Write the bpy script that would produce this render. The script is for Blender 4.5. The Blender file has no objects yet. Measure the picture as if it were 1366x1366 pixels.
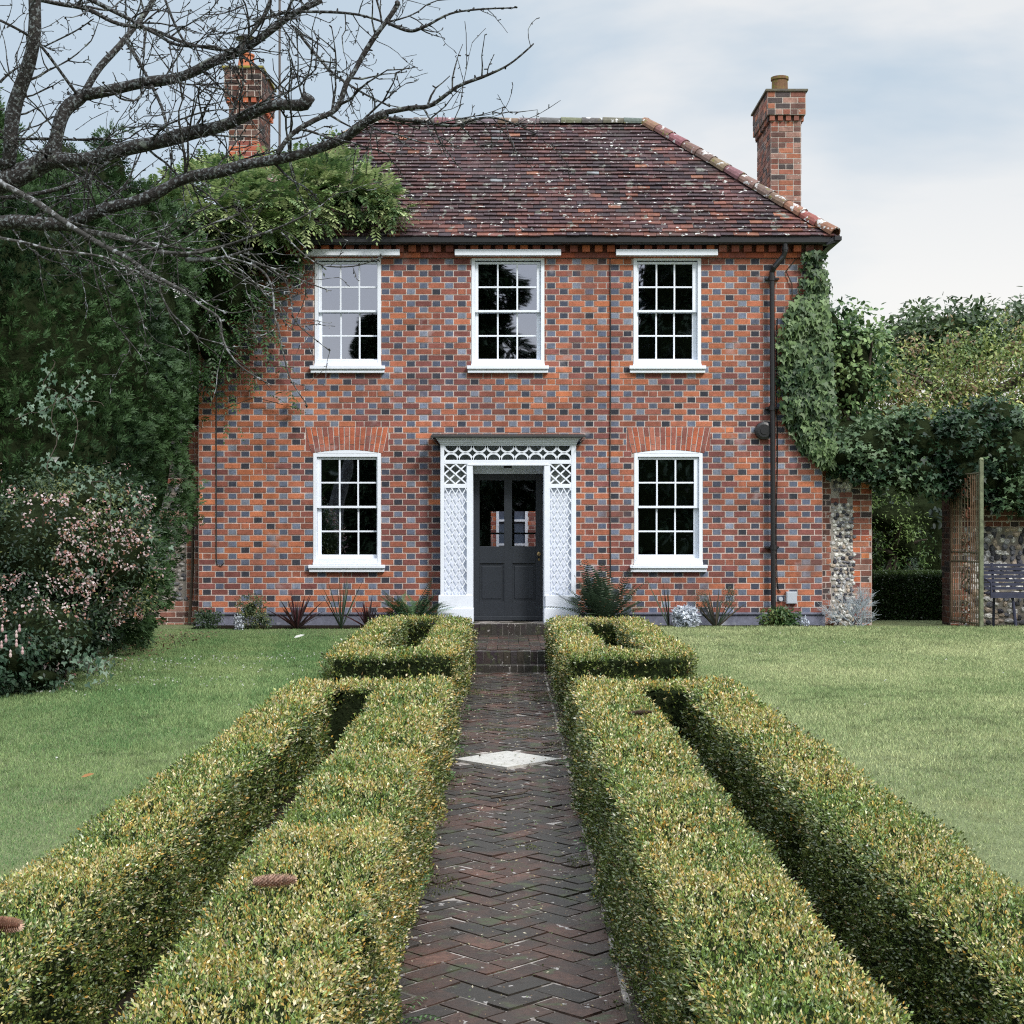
import bpy, math, random
import numpy as np
from mathutils import Vector, Matrix
R = math.radians
rng = np.random.default_rng(7)
rnd = random.Random(11)
scene = bpy.context.scene

# ---------------------------------------------------------------- camera
F = 1990.0; CX = 678.0; CY = 705.0; EYE = 1.6
cam_d = bpy.data.cameras.new('camera'); cam = bpy.data.objects.new('camera', cam_d)
scene.collection.objects.link(cam); scene.camera = cam
cam.location = (0, 0, EYE); cam.rotation_euler = (R(90), 0, 0)
cam_d.sensor_width = 36; cam_d.lens = F/1366*36
cam_d.shift_x = (683-CX)/1366; cam_d.shift_y = (CY-683)/1366
cam_d.clip_start = 0.05; cam_d.clip_end = 2000

# ---------------------------------------------------------------- world and sun
SUN_EL, SUN_AZ = R(42), R(38)        # azimuth measured from behind the camera towards the right
w = bpy.data.worlds.new('World'); scene.world = w; w.use_nodes = True
nt = w.node_tree; nt.nodes.clear()
def wn(t, **k):
    n = nt.nodes.new(t)
    for a, b in k.items(): setattr(n, a, b)
    return n
out = wn('ShaderNodeOutputWorld')
sky = wn('ShaderNodeTexSky', sky_type='NISHITA', sun_disc=False)
sky.sun_elevation = SUN_EL; sky.sun_rotation = R(180)-SUN_AZ
bg1 = wn('ShaderNodeBackground'); bg1.inputs[1].default_value = 0.07
nt.links.new(sky.outputs[0], bg1.inputs[0])
tc = wn('ShaderNodeTexCoord')
mp = wn('ShaderNodeMapping'); mp.inputs['Scale'].default_value = (1.3, 1.3, 3.6); mp.inputs['Location'].default_value = (0.35, 0.1, 0.2)
nt.links.new(tc.outputs['Generated'], mp.inputs[0])
ns = wn('ShaderNodeTexNoise'); ns.inputs['Scale'].default_value = 2.1; ns.inputs['Detail'].default_value = 6; ns.inputs['Roughness'].default_value = .5; ns.inputs['Distortion'].default_value = .3
nt.links.new(mp.outputs[0], ns.inputs[0])
cr = wn('ShaderNodeValToRGB')
cr.color_ramp.elements[0].position = .43; cr.color_ramp.elements[0].color = (.37, .44, .505, 1)
cr.color_ramp.elements[1].position = .57; cr.color_ramp.elements[1].color = (.56, .57, .575, 1)
nt.links.new(ns.outputs[0], cr.inputs[0])
sx = wn('ShaderNodeSeparateXYZ'); nt.links.new(tc.outputs['Generated'], sx.inputs[0])
hz = wn('ShaderNodeValToRGB')      # warm pale band low in the sky
hz.color_ramp.elements[0].position = .12; hz.color_ramp.elements[0].color = (1, 1, 1, 1)
hz.color_ramp.elements[1].position = .23; hz.color_ramp.elements[1].color = (0, 0, 0, 1)
nt.links.new(sx.outputs[2], hz.inputs[0])
mxh = wn('ShaderNodeMix', data_type='RGBA'); nt.links.new(hz.outputs[0], mxh.inputs[0])
nt.links.new(cr.outputs[0], mxh.inputs[6]); mxh.inputs[7].default_value = (.66, .64, .61, 1)
zen = wn('ShaderNodeMapRange'); zen.inputs[1].default_value = .36; zen.inputs[2].default_value = .8
zen.inputs[3].default_value = 1.0; zen.inputs[4].default_value = 3.6
nt.links.new(sx.outputs[2], zen.inputs[0])
bg2 = wn('ShaderNodeBackground'); nt.links.new(mxh.outputs[2], bg2.inputs[0]); nt.links.new(zen.outputs[0], bg2.inputs[1])
mixw = wn('ShaderNodeMixShader'); mixw.inputs[0].default_value = .88
nt.links.new(bg1.outputs[0], mixw.inputs[1]); nt.links.new(bg2.outputs[0], mixw.inputs[2])
nt.links.new(mixw.outputs[0], out.inputs[0])

sd = bpy.data.lights.new('sun', 'SUN'); sd.energy = 2.0; sd.angle = R(12); sd.color = (1, .96, .9)
sun = bpy.data.objects.new('sun', sd); scene.collection.objects.link(sun)
sv = Vector((math.sin(SUN_AZ)*math.cos(SUN_EL), -math.cos(SUN_AZ)*math.cos(SUN_EL), math.sin(SUN_EL)))
sun.rotation_euler = sv.to_track_quat('Z', 'Y').to_euler()

scene.view_settings.view_transform = 'Standard'; scene.view_settings.look = 'None'
scene.view_settings.gamma = 1; scene.view_settings.exposure = 0.68
scene.cycles.use_denoising = False; scene.cycles.filter_width = 1.15
scene.cycles.max_bounces = 6; scene.cycles.transparent_max_bounces = 8

# ---------------------------------------------------------------- helpers
def PX(x, y, Y):
    s = F/Y
    return np.array([(x-CX)/s, Y, EYE+(CY-y)/s])
def link(o, parent=None):
    scene.collection.objects.link(o)
    if parent is not None: o.parent = parent
    return o
def tag(o, label=None, cat=None, group=None, kind=None):
    if label: o['label'] = label
    if cat: o['category'] = cat
    if group: o['group'] = group
    if kind: o['kind'] = kind
    return o
def empty(name, label, cat, group=None, parent=None):
    o = bpy.data.objects.new(name, None); link(o, parent)
    return tag(o, label, cat, group)

class MB:
    def __init__(s): s.v = []; s.f = []; s.c = []; s.sm = False
    def poly(s, pts, c=(1, 1, 1)):
        b = len(s.v); s.v.extend([tuple(p) for p in pts]); s.f.append(list(range(b, b+len(pts)))); s.c.append(c)
    def box(s, x0, x1, y0, y1, z0, z1, c=(1, 1, 1)):
        s.obox((x0, y0, z0), (x1-x0, 0, 0), (0, y1-y0, 0), (0, 0, z1-z0), c)
    def obox(s, o, a, b, d, c=(1, 1, 1), skip=()):
        o, a, b, d = map(lambda q: np.array(q, float), (o, a, b, d))
        k = len(s.v)
        for i in (0, 1):
            for p in (o, o+a, o+a+b, o+b): s.v.append(tuple(p+d*i))
        fs = [(3, 2, 1, 0), (4, 5, 6, 7), (0, 1, 5, 4), (1, 2, 6, 5), (2, 3, 7, 6), (3, 0, 4, 7)]
        for i, f in enumerate(fs):
            if i in skip: continue
            s.f.append([k+j for j in f]); s.c.append(c)
    def bar(s, p, q, wd, dp, n, c=(1, 1, 1)):
        """flat bar from p to q, width wd, depth dp along n"""
        p, q, n = np.array(p, float), np.array(q, float), np.array(n, float)
        d = q-p; d = d/np.linalg.norm(d); sd_ = np.cross(n, d)
        s.obox(p-sd_*wd/2, q-p, sd_*wd, n*dp, c)
    def tube(s, pts, rad, n=6, c=(1, 1, 1), cap=True):
        pts = np.array(pts, float); m = len(pts)
        rad = np.full(m, rad) if np.isscalar(rad) else np.array(rad)
        t = np.gradient(pts, axis=0); t /= np.linalg.norm(t, axis=1)[:, None]+1e-9
        up = np.array([0, 0, 1.]) if abs(t[0][2]) < .9 else np.array([1., 0, 0])
        k = len(s.v); a = np.arange(n)*2*math.pi/n
        u = np.cross(t[0], up); u /= np.linalg.norm(u)
        for i in range(m):
            u = u-t[i]*np.dot(u, t[i]); u /= np.linalg.norm(u)+1e-9; v = np.cross(t[i], u)
            ring = pts[i]+rad[i]*(np.cos(a)[:, None]*u+np.sin(a)[:, None]*v)
            s.v.extend(map(tuple, ring))
        for i in range(m-1):
            for j in range(n):
                j2 = (j+1) % n
                s.f.append([k+i*n+j, k+i*n+j2, k+(i+1)*n+j2, k+(i+1)*n+j]); s.c.append(c)
        if cap:
            s.f.append([k+j for j in range(n)][::-1]); s.c.append(c)
            s.f.append([k+(m-1)*n+j for j in range(n)]); s.c.append(c)
    def lathe(s, cx, cy, prof, n=20, c=(1, 1, 1), cap=True):
        k = len(s.v)
        for r, z in prof:
            for j in range(n):
                a = 2*math.pi*j/n; s.v.append((cx+r*math.cos(a), cy+r*math.sin(a), z))
        for i in range(len(prof)-1):
            for j in range(n):
                j2 = (j+1) % n
                s.f.append([k+i*n+j, k+i*n+j2, k+(i+1)*n+j2, k+(i+1)*n+j]); s.c.append(c)
        if cap:
            s.f.append([k+(len(prof)-1)*n+j for j in range(n)]); s.c.append(c)
    def build(s, name, m, parent=None, smooth=False, bevel=0):
        me = bpy.data.meshes.new(name); me.from_pydata(s.v, [], s.f)
        at = me.attributes.new('Col', 'FLOAT_COLOR', 'FACE')
        at.data.foreach_set('color', np.array([(*c, 1) for c in s.c], dtype=np.float32).ravel())
        me.materials.append(m)
        if smooth: me.polygons.foreach_set('use_smooth', [True]*len(me.polygons))
        o = link(bpy.data.objects.new(name, me), parent)
        if bevel:
            b = o.modifiers.new('bevel', 'BEVEL'); b.width = bevel; b.segments = 2; b.limit_method = 'ANGLE'
        return o

def npmesh(name, V, Fc, C, m, parent=None):
    """V (n,3), Fc (k,m) faces of m corners, C (k,3) face colours"""
    me = bpy.data.meshes.new(name)
    k, q = Fc.shape
    me.vertices.add(len(V)); me.vertices.foreach_set('co', V.astype(np.float32).ravel())
    me.loops.add(k*q); me.loops.foreach_set('vertex_index', Fc.astype(np.int32).ravel())
    me.polygons.add(k); me.polygons.foreach_set('loop_start', (np.arange(k)*q).astype(np.int32))
    at = me.attributes.new('Col', 'FLOAT_COLOR', 'FACE')
    at.data.foreach_set('color', np.concatenate([C, np.ones((k, 1))], 1).astype(np.float32).ravel())
    me.materials.append(m); me.update(calc_edges=True)
    return link(bpy.data.objects.new(name, me), parent)

KITE = (np.array([[0, 0, 0], [.5, .42, .12], [0, 1, 0], [-.5, .42, .12]]), np.array([[0, 1, 2, 3]]))
OVAL = (np.array([[0, 0, 0], [.42, .28, .1], [.38, .7, .1], [0, 1, 0], [-.38, .7, .1], [-.42, .28, .1]]), np.array([[0, 1, 2, 3], [0, 3, 4, 5]]))
IVY = (np.array([[0, .12, 0], [.34, -.05, .06], [.55, .3, .1], [.22, .42, .04], [0, 1, 0], [-.22, .42, .04], [-.55, .3, .1], [-.34, -.05, .06]]),
       np.array([[0, 1, 2, 3], [0, 3, 4, 5], [0, 5, 6, 7]]))
BLADE = (np.array([[-.5, 0, 0], [.5, 0, 0], [0, 1, 0]]), np.array([[0, 1, 2]]))
def nrm(a): return a/(np.linalg.norm(a, axis=-1, keepdims=True)+1e-9)
class Leaves:
    """collects leaf instances, builds one mesh"""
    def __init__(s): s.V = []; s.F = []; s.C = []; s.n = 0
    def add(s, P, U, N, L, W, C, shape=KITE):
        T, Fc = shape
        P, U, N = map(np.asarray, (P, U, N)); n = len(P)
        if n == 0: return
        U = nrm(U); S = nrm(np.cross(U, N)); N = np.cross(S, U)
        L = np.broadcast_to(L, n); W = np.broadcast_to(W, n)
        V = (P[:, None, :]+T[None, :, 0, None]*W[:, None, None]*S[:, None, :]
             + T[None, :, 1, None]*L[:, None, None]*U[:, None, :]+T[None, :, 2, None]*W[:, None, None]*N[:, None, :])
        k = len(T)
        FF = (Fc[None]+(np.arange(n)*k)[:, None, None]+s.n).reshape(-1, Fc.shape[1])
        s.V.append(V.reshape(-1, 3)); s.F.append(FF); s.C.append(np.repeat(np.broadcast_to(C, (n, 3)), len(Fc), 0)); s.n += n*k
    def build(s, name, m, parent=None):
        return npmesh(name, np.concatenate(s.V), np.concatenate(s.F), np.concatenate(s.C), m, parent)

def rdir(n): return nrm(rng.normal(size=(n, 3)))
def wob(P, sc, seed=0):
    """cheap smooth noise in about -1..1"""
    r = np.random.default_rng(seed); o = np.zeros(len(P))
    for i in range(6):
        d = r.normal(size=3); d /= np.linalg.norm(d); f = sc*r.uniform(.6, 1.9)
        o += np.sin(P@d*f+r.uniform(0, 6.28))*np.sin(P@np.roll(d, 1)*f*.83+r.uniform(0, 6.28))
    return o/2.2
def mixc(a, b, t): t = np.clip(np.asarray(t), 0, 1)[:, None]; return np.array(a)*(1-t)+np.array(b)*t
def jit(C, a=.18): return np.clip(C*(1+rng.uniform(-a, a, (len(C), 1))), 0, 1)

# ---------------------------------------------------------------- materials
def mat(name, col=None, rough=.8, spec=.3, noise=None, bump=None, trans=0, metal=0, lichen=None, coat=0):
    m = bpy.data.materials.new(name); m.use_nodes = True; t = m.node_tree; N = t.nodes; Lk = t.links.new
    bs = N['Principled BSDF']; bs.inputs['Roughness'].default_value = rough
    bs.inputs['Specular IOR Level'].default_value = spec; bs.inputs['Metallic'].default_value = metal
    tc = N.new('ShaderNodeTexCoord')
    if col is None:
        a = N.new('ShaderNodeAttribute'); a.attribute_name = 'Col'; base = a.outputs[0]
    else:
        a = N.new('ShaderNodeRGB'); a.outputs[0].default_value = (*col, 1); base = a.outputs[0]
    def noi(sc, det=5, rg=.6):
        n = N.new('ShaderNodeTexNoise'); n.inputs['Scale'].default_value = sc; n.inputs['Detail'].default_value = det
        n.inputs['Roughness'].default_value = rg; Lk(tc.outputs['Object'], n.inputs[0]); return n.outputs[0]
    for sc, am in (noise or []):
        mr = N.new('ShaderNodeMapRange'); mr.inputs[1].default_value = .3; mr.inputs[2].default_value = .7
        mr.inputs[3].default_value = 1-am; mr.inputs[4].default_value = 1+am; Lk(noi(sc), mr.inputs[0])
        vm = N.new('ShaderNodeVectorMath'); vm.operation = 'SCALE'; Lk(base, vm.inputs[0]); Lk(mr.outputs[0], vm.inputs[3]); base = vm.outputs[0]
    for sc, lo, hi, c in (lichen or []):
        mr = N.new('ShaderNodeMapRange'); mr.inputs[1].default_value = lo; mr.inputs[2].default_value = hi; Lk(noi(sc, 3), mr.inputs[0])
        mx = N.new('ShaderNodeMix'); mx.data_type = 'RGBA'; Lk(mr.outputs[0], mx.inputs[0]); Lk(base, mx.inputs[6]); mx.inputs[7].default_value = (*c, 1); base = mx.outputs[2]
    Lk(base, bs.inputs['Base Color'])
    if bump:
        b = N.new('ShaderNodeBump'); b.inputs['Strength'].default_value = bump[1]; b.inputs['Distance'].default_value = bump[2] if len(bump) > 2 else .01
        Lk(noi(bump[0], 6), b.inputs['Height']); Lk(b.outputs[0], bs.inputs['Normal'])
    if trans:
        tr = N.new('ShaderNodeBsdfTranslucent'); Lk(base, tr.inputs[0]); mx = N.new('ShaderNodeMixShader'); mx.inputs[0].default_value = trans
        Lk(bs.outputs[0], mx.inputs[1]); Lk(tr.outputs[0], mx.inputs[2]); Lk(mx.outputs[0], N['Material Output'].inputs[0])
    return m
def glassmat(name, refl, tint=(.9, .92, .95)):
    m = bpy.data.materials.new(name); m.use_nodes = True; t = m.node_tree; t.nodes.clear(); N = t.nodes.new; Lk = t.links.new
    o = N('ShaderNodeOutputMaterial'); g = N('ShaderNodeBsdfGlossy'); g.inputs['Roughness'].default_value = .015; g.inputs[0].default_value = (.76, .82, .98, 1)
    tcn = N('ShaderNodeTexCoord'); nn = N('ShaderNodeTexNoise'); nn.inputs['Scale'].default_value = 2.5; nn.inputs['Detail'].default_value = 1
    b = N('ShaderNodeBump'); b.inputs['Strength'].default_value = .03; b.inputs['Distance'].default_value = .03
    Lk(tcn.outputs['Object'], nn.inputs[0]); Lk(nn.outputs[0], b.inputs['Height']); Lk(b.outputs[0], g.inputs['Normal'])
    tr = N('ShaderNodeBsdfTransparent'); tr.inputs[0].default_value = (*tint, 1)
    mx = N('ShaderNodeMixShader'); mx.inputs[0].default_value = refl
    Lk(tr.outputs[0], mx.inputs[1]); Lk(g.outputs[0], mx.inputs[2]); Lk(mx.outputs[0], o.inputs[0]); return m

M_brick = mat('brick', rough=.85, noise=[(9, .2), (60, .22), (1.1, .16)], bump=(70, .7, .005), lichen=[(2.3, .62, .85, (.40, .36, .38)), (30, .66, .74, (.10, .07, .06)), (1.4, .60, .85, (.14, .075, .065))])
M_oldbrick = mat('weathered_brick', rough=.9, noise=[(8, .25), (55, .2)], bump=(60, .6, .005), lichen=[(14, .66, .72, (.45, .45, .42))])
M_pathbrick = mat('path_brick', rough=.62, spec=.4, noise=[(5, .3), (40, .3)], bump=(45, .8, .006), lichen=[(2.1, .44, .60, (.024, .020, .016)), (7, .56, .66, (.040, .045, .020)), (19, .665, .70, (.28, .26, .25))])
M_tile = mat('clay_tile', rough=.82, noise=[(1.1, .3), (22, .25)], bump=(50, .5, .004), lichen=[(2.2, .56, .75, (.045, .04, .035)), (1.6, .52, .7, (.05, .032, .036)), (13, .64, .67, (.48, .48, .46)), (5, .62, .68, (.17, .17, .15))])
M_white = mat('white_paint', (.74, .78, .86), rough=.45, spec=.4, noise=[(6, .04), (50, .03)], bump=(25, .15, .003))
M_whitebrick = mat('whitewashed_brick', (.70, .74, .83), rough=.6, noise=[(5, .06)], bump=(30, .5, .006))
M_plinth = mat('rendered_plinth', (.14, .145, .19), rough=.9, noise=[(1.2, .4), (20, .2)], bump=(40, .4, .005), lichen=[(4, .6, .7, (.32, .33, .36))])
M_door = mat('dark_grey_paint', (.021, .025, .032), rough=.4, spec=.45, noise=[(4, .08)])
M_black = mat('black_metal', (.012, .012, .014), rough=.4, spec=.5)
M_lead = mat('lead', (.032, .036, .036), rough=.6, noise=[(5, .25)], bump=(20, .3, .004))
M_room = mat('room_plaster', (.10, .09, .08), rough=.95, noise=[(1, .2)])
M_glass = glassmat('window_glass', .42, (.35, .37, .38)); M_doorglass = glassmat('door_glass', .12)
M_brass = mat('brass', (.35, .25, .12), rough=.35, metal=1)
M_lawn = mat('lawn', (.145, .170, .085), rough=.95, spec=.1, noise=[(.6, .12), (7, .16), (90, .35)], bump=(120, .7, .02), lichen=[(2.2, .56, .8, (.15, .155, .07))])
M_grass = mat('grass_blades', rough=.7, spec=.2, trans=.25)
M_soil = mat('soil', (.022, .018, .013), rough=1, spec=.05, noise=[(6, .4), (50, .4)], bump=(40, 1, .02))
M_leaf = mat('leaf', rough=.5, spec=.35, trans=.22)
M_boxleaf = mat('box_leaf', rough=.34, spec=.6, trans=.1)
M_needle = mat('yew_needles', rough=.6, spec=.25, trans=.12)
M_petal = mat('petal', rough=.7, spec=.1, trans=.3)
M_core = mat('inner_twigs', (.016, .022, .010), rough=1, spec=0, noise=[(9, .4)], bump=(30, 1, .03))
M_bark = mat('lichened_bark', (.034, .031, .030), rough=.9, spec=.15, noise=[(7, .35), (50, .35)], bump=(55, 1, .012), lichen=[(60, .53, .62, (.17, .19, .20)), (14, .62, .7, (.17, .19, .17))])
M_bark2 = mat('pale_lichened_bark', (.055, .053, .05), rough=.9, spec=.15, noise=[(7, .4), (60, .4)], bump=(55, 1, .008), lichen=[(20, .54, .62, (.26, .27, .28))])
M_darkbark = mat('bark', (.05, .04, .03), rough=.95, noise=[(10, .3)], bump=(30, .8, .01))
M_stone = mat('pale_stone', (.40, .385, .36), rough=.8, noise=[(5, .1), (40, .08)], bump=(40, .4, .004), lichen=[(5, .56, .7, (.25, .24, .2)), (30, .62, .7, (.12, .11, .08))])
M_mortar = mat('lime_mortar', (.30, .27, .25), rough=.95, noise=[(4, .25), (40, .2)], bump=(60, .7, .006), lichen=[(2.4, .47, .56, (.035, .033, .022)), (11, .52, .6, (.06, .05, .04))])
M_flint = mat('flint', rough=.55, spec=.4, noise=[(30, .4)], bump=(30, .8, .01))
M_iron = mat('mossy_iron', rough=.8, noise=[(20, .4)], bump=(60, .6, .003))
M_bench = mat('blue_black_paint', (.035, .038, .065), rough=.5, noise=[(9, .2)])
M_cone = mat('spruce_cone', (.25, .15, .12), rough=.75, noise=[(40, .3)])
M_wood = mat('weathered_wood', (.12, .09, .065), rough=.9, noise=[(8, .3)], bump=(30, .6, .005))
M_grey = mat('grey_plastic', (.42, .45, .5), rough=.5)
# ================================================================ SETTING
LAWN = .3
def sheet(name, pts, z, m):
    b = MB(); b.poly([(x, y, z) for x, y in pts]); o = b.build(name, m); tag(o, kind='structure'); return o
# far ground
g = MB(); g.poly([(-700, -300, -.06), (700, -300, -.06), (700, 1200, -.06), (-700, 1200, -.06)]); tag(g.build('ground', M_soil), kind='structure')
# lawns, raised beside the sunken path, edges hidden inside the hedges
for sx_, x0, x1 in ((-1, -60, -1.38), (1, 1.38, 60)):
    b = MB(); ys = np.concatenate([[-40, -10], np.arange(0, 21, 1.), [40, 120, 400]])
    for i in range(len(ys)-1):
        def zz(y): return LAWN+.035*math.sin(y*.7+sx_)*(0 < y < 19)
        b.poly([(x0, ys[i], zz(ys[i])), (x1, ys[i], zz(ys[i])), (x1, ys[i+1], zz(ys[i+1])), (x0, ys[i+1], zz(ys[i+1]))])
    xe = x1 if sx_ < 0 else x0
    b.poly([(xe, -40, -.05), (xe, 18.3, -.05), (xe, 18.3, LAWN-.04), (xe, -40, LAWN-.04)])
    tag(b.build('lawn', M_lawn), kind='structure')
b = MB()   # soil beds: along the path and in front of the house
b.box(-1.38, 1.38, -6, 18.3, -.05, -.004)
b.box(-4.1, -.95, 19.3, 19.9, .1, LAWN+.012); b.box(.95, 4.15, 19.3, 19.9, .1, LAWN+.012)
tag(b.build('soil_bed', M_soil), kind='structure')

# path: mortar bed, herringbone bricks, border bricks, stone diamond
b = MB(); b.box(-.53, .53, -6, 16.45, -.02, .0142); path = tag(b.build('path', M_mortar), kind='structure')
b = MB(); W = .112; g2 = .0062; YD = 10.17; HD = .36
def pcol():
    t = rnd.random()
    c = (.046, .023, .016) if t < .6 else ((.066, .031, .021) if t < .8 else (.028, .021, .017))
    k = rnd.uniform(.75, 1.25); return tuple(q*k for q in c)
c45 = math.sqrt(.5)
for i in range(-10, 160):
    for j in range(-80, 110):
        m4 = (i-j) % 4
        if m4 == 0: r = (i, j, 2, 1)
        elif m4 == 3: r = (i, j, 1, 2)
        else: continue
        cs = [(r[0]*W+g2, r[1]*W+g2), ((r[0]+r[2])*W-g2, r[1]*W+g2), ((r[0]+r[2])*W-g2, (r[1]+r[3])*W-g2), (r[0]*W+g2, (r[1]+r[3])*W-g2)]
        pt = [((x-y)*c45, (x+y)*c45-.5) for x, y in cs]
        cx = sum(p[0] for p in pt)/4; cy = sum(p[1] for p in pt)/4
        if cy < .4 or cy > 16.35 or abs(cx) > .47: continue
        if abs(cx+.01)+abs(cy-YD) < HD+.07: continue
        for lim, sg in ((-.40, 1), (.385, -1)):
            o_ = []
            for k in range(len(pt)):
                p, q = pt[k], pt[(k+1) % len(pt)]; ip, iq = (p[0]-lim)*sg >= 0, (q[0]-lim)*sg >= 0
                if ip: o_.append(p)
                if ip != iq: t = (lim-p[0])/(q[0]-p[0]); o_.append((lim, p[1]+t*(q[1]-p[1])))
            pt = o_
            if not pt: break
        if len(pt) < 3 or max(p[0] for p in pt)-min(p[0] for p in pt) < .02: continue
        z = .016+rnd.uniform(0, .006); c = pcol(); tl = rnd.uniform(-.0022, .0022)
        tx, ty = rnd.uniform(-.03, .03), rnd.uniform(-.03, .03); top = [(x, y, z+tx*(x-cx)+ty*(y-cy)) for x, y in pt]
        b.poly(top, c)
        for k in range(len(top)):
            p, q = top[k], top[(k+1) % len(top)]; b.poly([(p[0], p[1], 0), (q[0], q[1], 0), q, p], c)
for s_ in (-1, 1):
    y = .4
    while y < 16.3:
        x0 = (.405 if s_ > 0 else -.52); L = .225
        z = .015+rnd.uniform(0, .005); b.box(x0+rnd.uniform(0, .004), x0+.112, y+.005, y+L-.005, 0, z, tuple(q*.55 for q in pcol())); y += L
b.build('herringbone_paving', M_pathbrick, path)
b = MB(); zt = .031
d = [(-.01-HD, YD), (-.01, YD-HD), (-.01+HD, YD), (-.01, YD+HD)]
b.poly([(x, y, zt) for x, y in d])
for k in range(4):
    p, q = d[k], d[(k+1) % 4]; b.poly([(*p, 0), (*q, 0), (*q, zt), (*p, zt)])
b.build('diamond_slab', M_stone, path)

# steps up to the door
st = MB(); sb = MB()
def step(x0, x1, y0, y1, zb, zt, edge=True):
    sb.box(x0, x1, y0+.004, y1, zb-.1, zt-.006)
    x = x0
    while x < x1-.02:                     # bricks on edge along the nosing
        st.box(x+.003, min(x+.072, x1), y0+rnd.uniform(-.004, .003), y0+.215, zb-.01, zt+rnd.uniform(-.004, .003), tuple(q*rnd.uniform(.5, 1.0) for q in (.036, .025, .024))); x += .075
step(-.50, .50, 16.4, 16.75, 0, .09)
step(-.50, .50, 16.65, 19.25, .09, .222)
step(-.52, .53, 19.2, 20.0, .222, .362)
y = 16.88
while y < 19.18:
    x = -.5+(.0)
    k = 0
    while x < .49:
        sh = (k % 2)*.11
        st.box(x+.004, x+.121, y+sh+.004, min(y+sh+.221, 19.19), .2, .226+rnd.uniform(0, .006), pcol()); x += .125; k += 1
    y += .225
steps = tag(st.build('steps', M_pathbrick), kind='structure'); sb.build('steps_bed', M_mortar, steps)

# ================================================================ brickwork
ORANGE = [(.46, .135, .065), (.40, .115, .06), (.35, .095, .055), (.54, .19, .085)]
REDB = [(.235, .075, .058), (.20, .066, .055), (.28, .085, .06), (.165, .06, .052)]
BLUE = [(.085, .10, .15), (.055, .062, .09), (.13, .15, .21), (.035, .037, .05), (.18, .20, .26), (.10, .115, .165)]
def facade_col(x, z, header):
    if header and rnd.random() < .93: c = rnd.choice(BLUE)
    else:
        P_ = np.array([[x, 0, z]]); hot = .31+.30*wob(P_, 1.5, 301)[0]+.28*wob(P_, 6, 302)[0]
        if z > 4.2: hot += .16
        hot = min(1, max(0, hot+rnd.gauss(0, .20)))
        c = tuple(a*(1-hot)+b*hot for a, b in zip((.18, .064, .057), (.45, .15, .07)))
    k = rnd.uniform(.8, 1.2); return tuple(min(1, q*k) for q in c)
def old_col(x, z, header):
    c = rnd.choice([(.20, .085, .065), (.26, .10, .07), (.13, .07, .06), (.33, .13, .08), (.07, .055, .055), (.28, .16, .13)])
    k = rnd.uniform(.8, 1.2); return tuple(q*k for q in c)
def red_col(x, z, header):
    c = rnd.choice(ORANGE+REDB+[(.12, .07, .07)]); k = rnd.uniform(.75, 1.1); return tuple(q*k for q in c)
MORT = (.50, .42, .385)
def brickpanel(mb, o, u, length, z0, z1, n, holes=(), bond='flemish', h=.08, colf=facade_col, S=.225, H=.115, proud=.004, mort=MORT, xoff=0, mw=.0135):
    """courses of separate bricks on a mortar face; holes are (u0,u1,z0,z1)"""
    o = np.array(o, float); u = np.array(u, float); n = np.array(n, float); up = np.array([0, 0, 1.])
    nc = int(round((z1-z0)/h)); h = (z1-z0)/nc
    for i in range(nc):
        za, zb = z0+i*h, z0+(i+1)*h; zc = (za+zb)/2
        free = [(0, length)]
        for hu0, hu1, hz0, hz1 in holes:
            if hz0 < zc < hz1:
                nf = []
                for a, c in free:
                    if hu1 <= a or hu0 >= c: nf.append((a, c)); continue
                    if a < hu0: nf.append((a, hu0))
                    if c > hu1: nf.append((hu1, c))
                free = nf
        for a, c in free:
            p = o+u*a
            kk = rnd.uniform(.85, 1.08); mb.poly([p+up*za, o+u*c+up*za, o+u*c+up*zb, p+up*zb], tuple(q*kk for q in mort))
        if bond == 'flemish': seq = [(S, 0), (H, 1)]; start = -((i % 2)*(S+H)/2)-xoff
        elif bond == 'header': seq = [(H, 1)]; start = -(i % 2)*H/2
        else: seq = [(S, 0)] if i % 4 else [(H, 1)]; start = -(i % 2)*S/2
        x = start; k = 0
        while x < length:
            L, hd = seq[k % len(seq)]; k += 1
            for a, c in free:
                lo, hi = max(x, a), min(x+L, c)
                if hi-lo < .035: continue
                q = o+u*(lo+mw/2)+up*(za+mw/2+rnd.uniform(-.001, .001))
                mb.obox(q, u*(hi-lo-mw), up*(h-mw), n*(proud+rnd.uniform(-.002, .003)), colf(o[0]+lo*u[0], zc, hd), skip=(0,))
            x += L
def finish(mb): return mb
# ================================================================ HOUSE
house = empty('house', 'two-storey red and blue-grey chequered brick house with hipped tile roof', 'house')
FY = 19.9; XL, XR = -4.13, 4.19; WT = 5.36; BY = 24.1
def fx(x): return (x-CX)/100.
def fz(y): return EYE+(CY-y)/100.
UP = [(420, 508), (629, 726), (845, 935)]; LO = [(418, 508), (846, 937)]
holes = []
HC_ = (WT-.16-.47)/round((WT-.16-.47)/.08); AT = .47+round((2.94-.47)/HC_)*HC_
for a, c in UP: holes.append((fx(a)-XL, fx(c)-XL, 3.72, 5.30))
for a, c in LO:
    holes.append((fx(a)-XL, fx(c)-XL, 1.07, 2.62)); holes.append((fx(a)-.10-XL, fx(c)+.10-XL, 2.60, AT))
holes.append((-.56-XL, .56-XL, 0, 2.5))
wb = MB()
brickpanel(wb, (XL, FY, 0), (1, 0, 0), XR-XL, .47, WT-.16, (0, -1, 0), holes)
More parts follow.
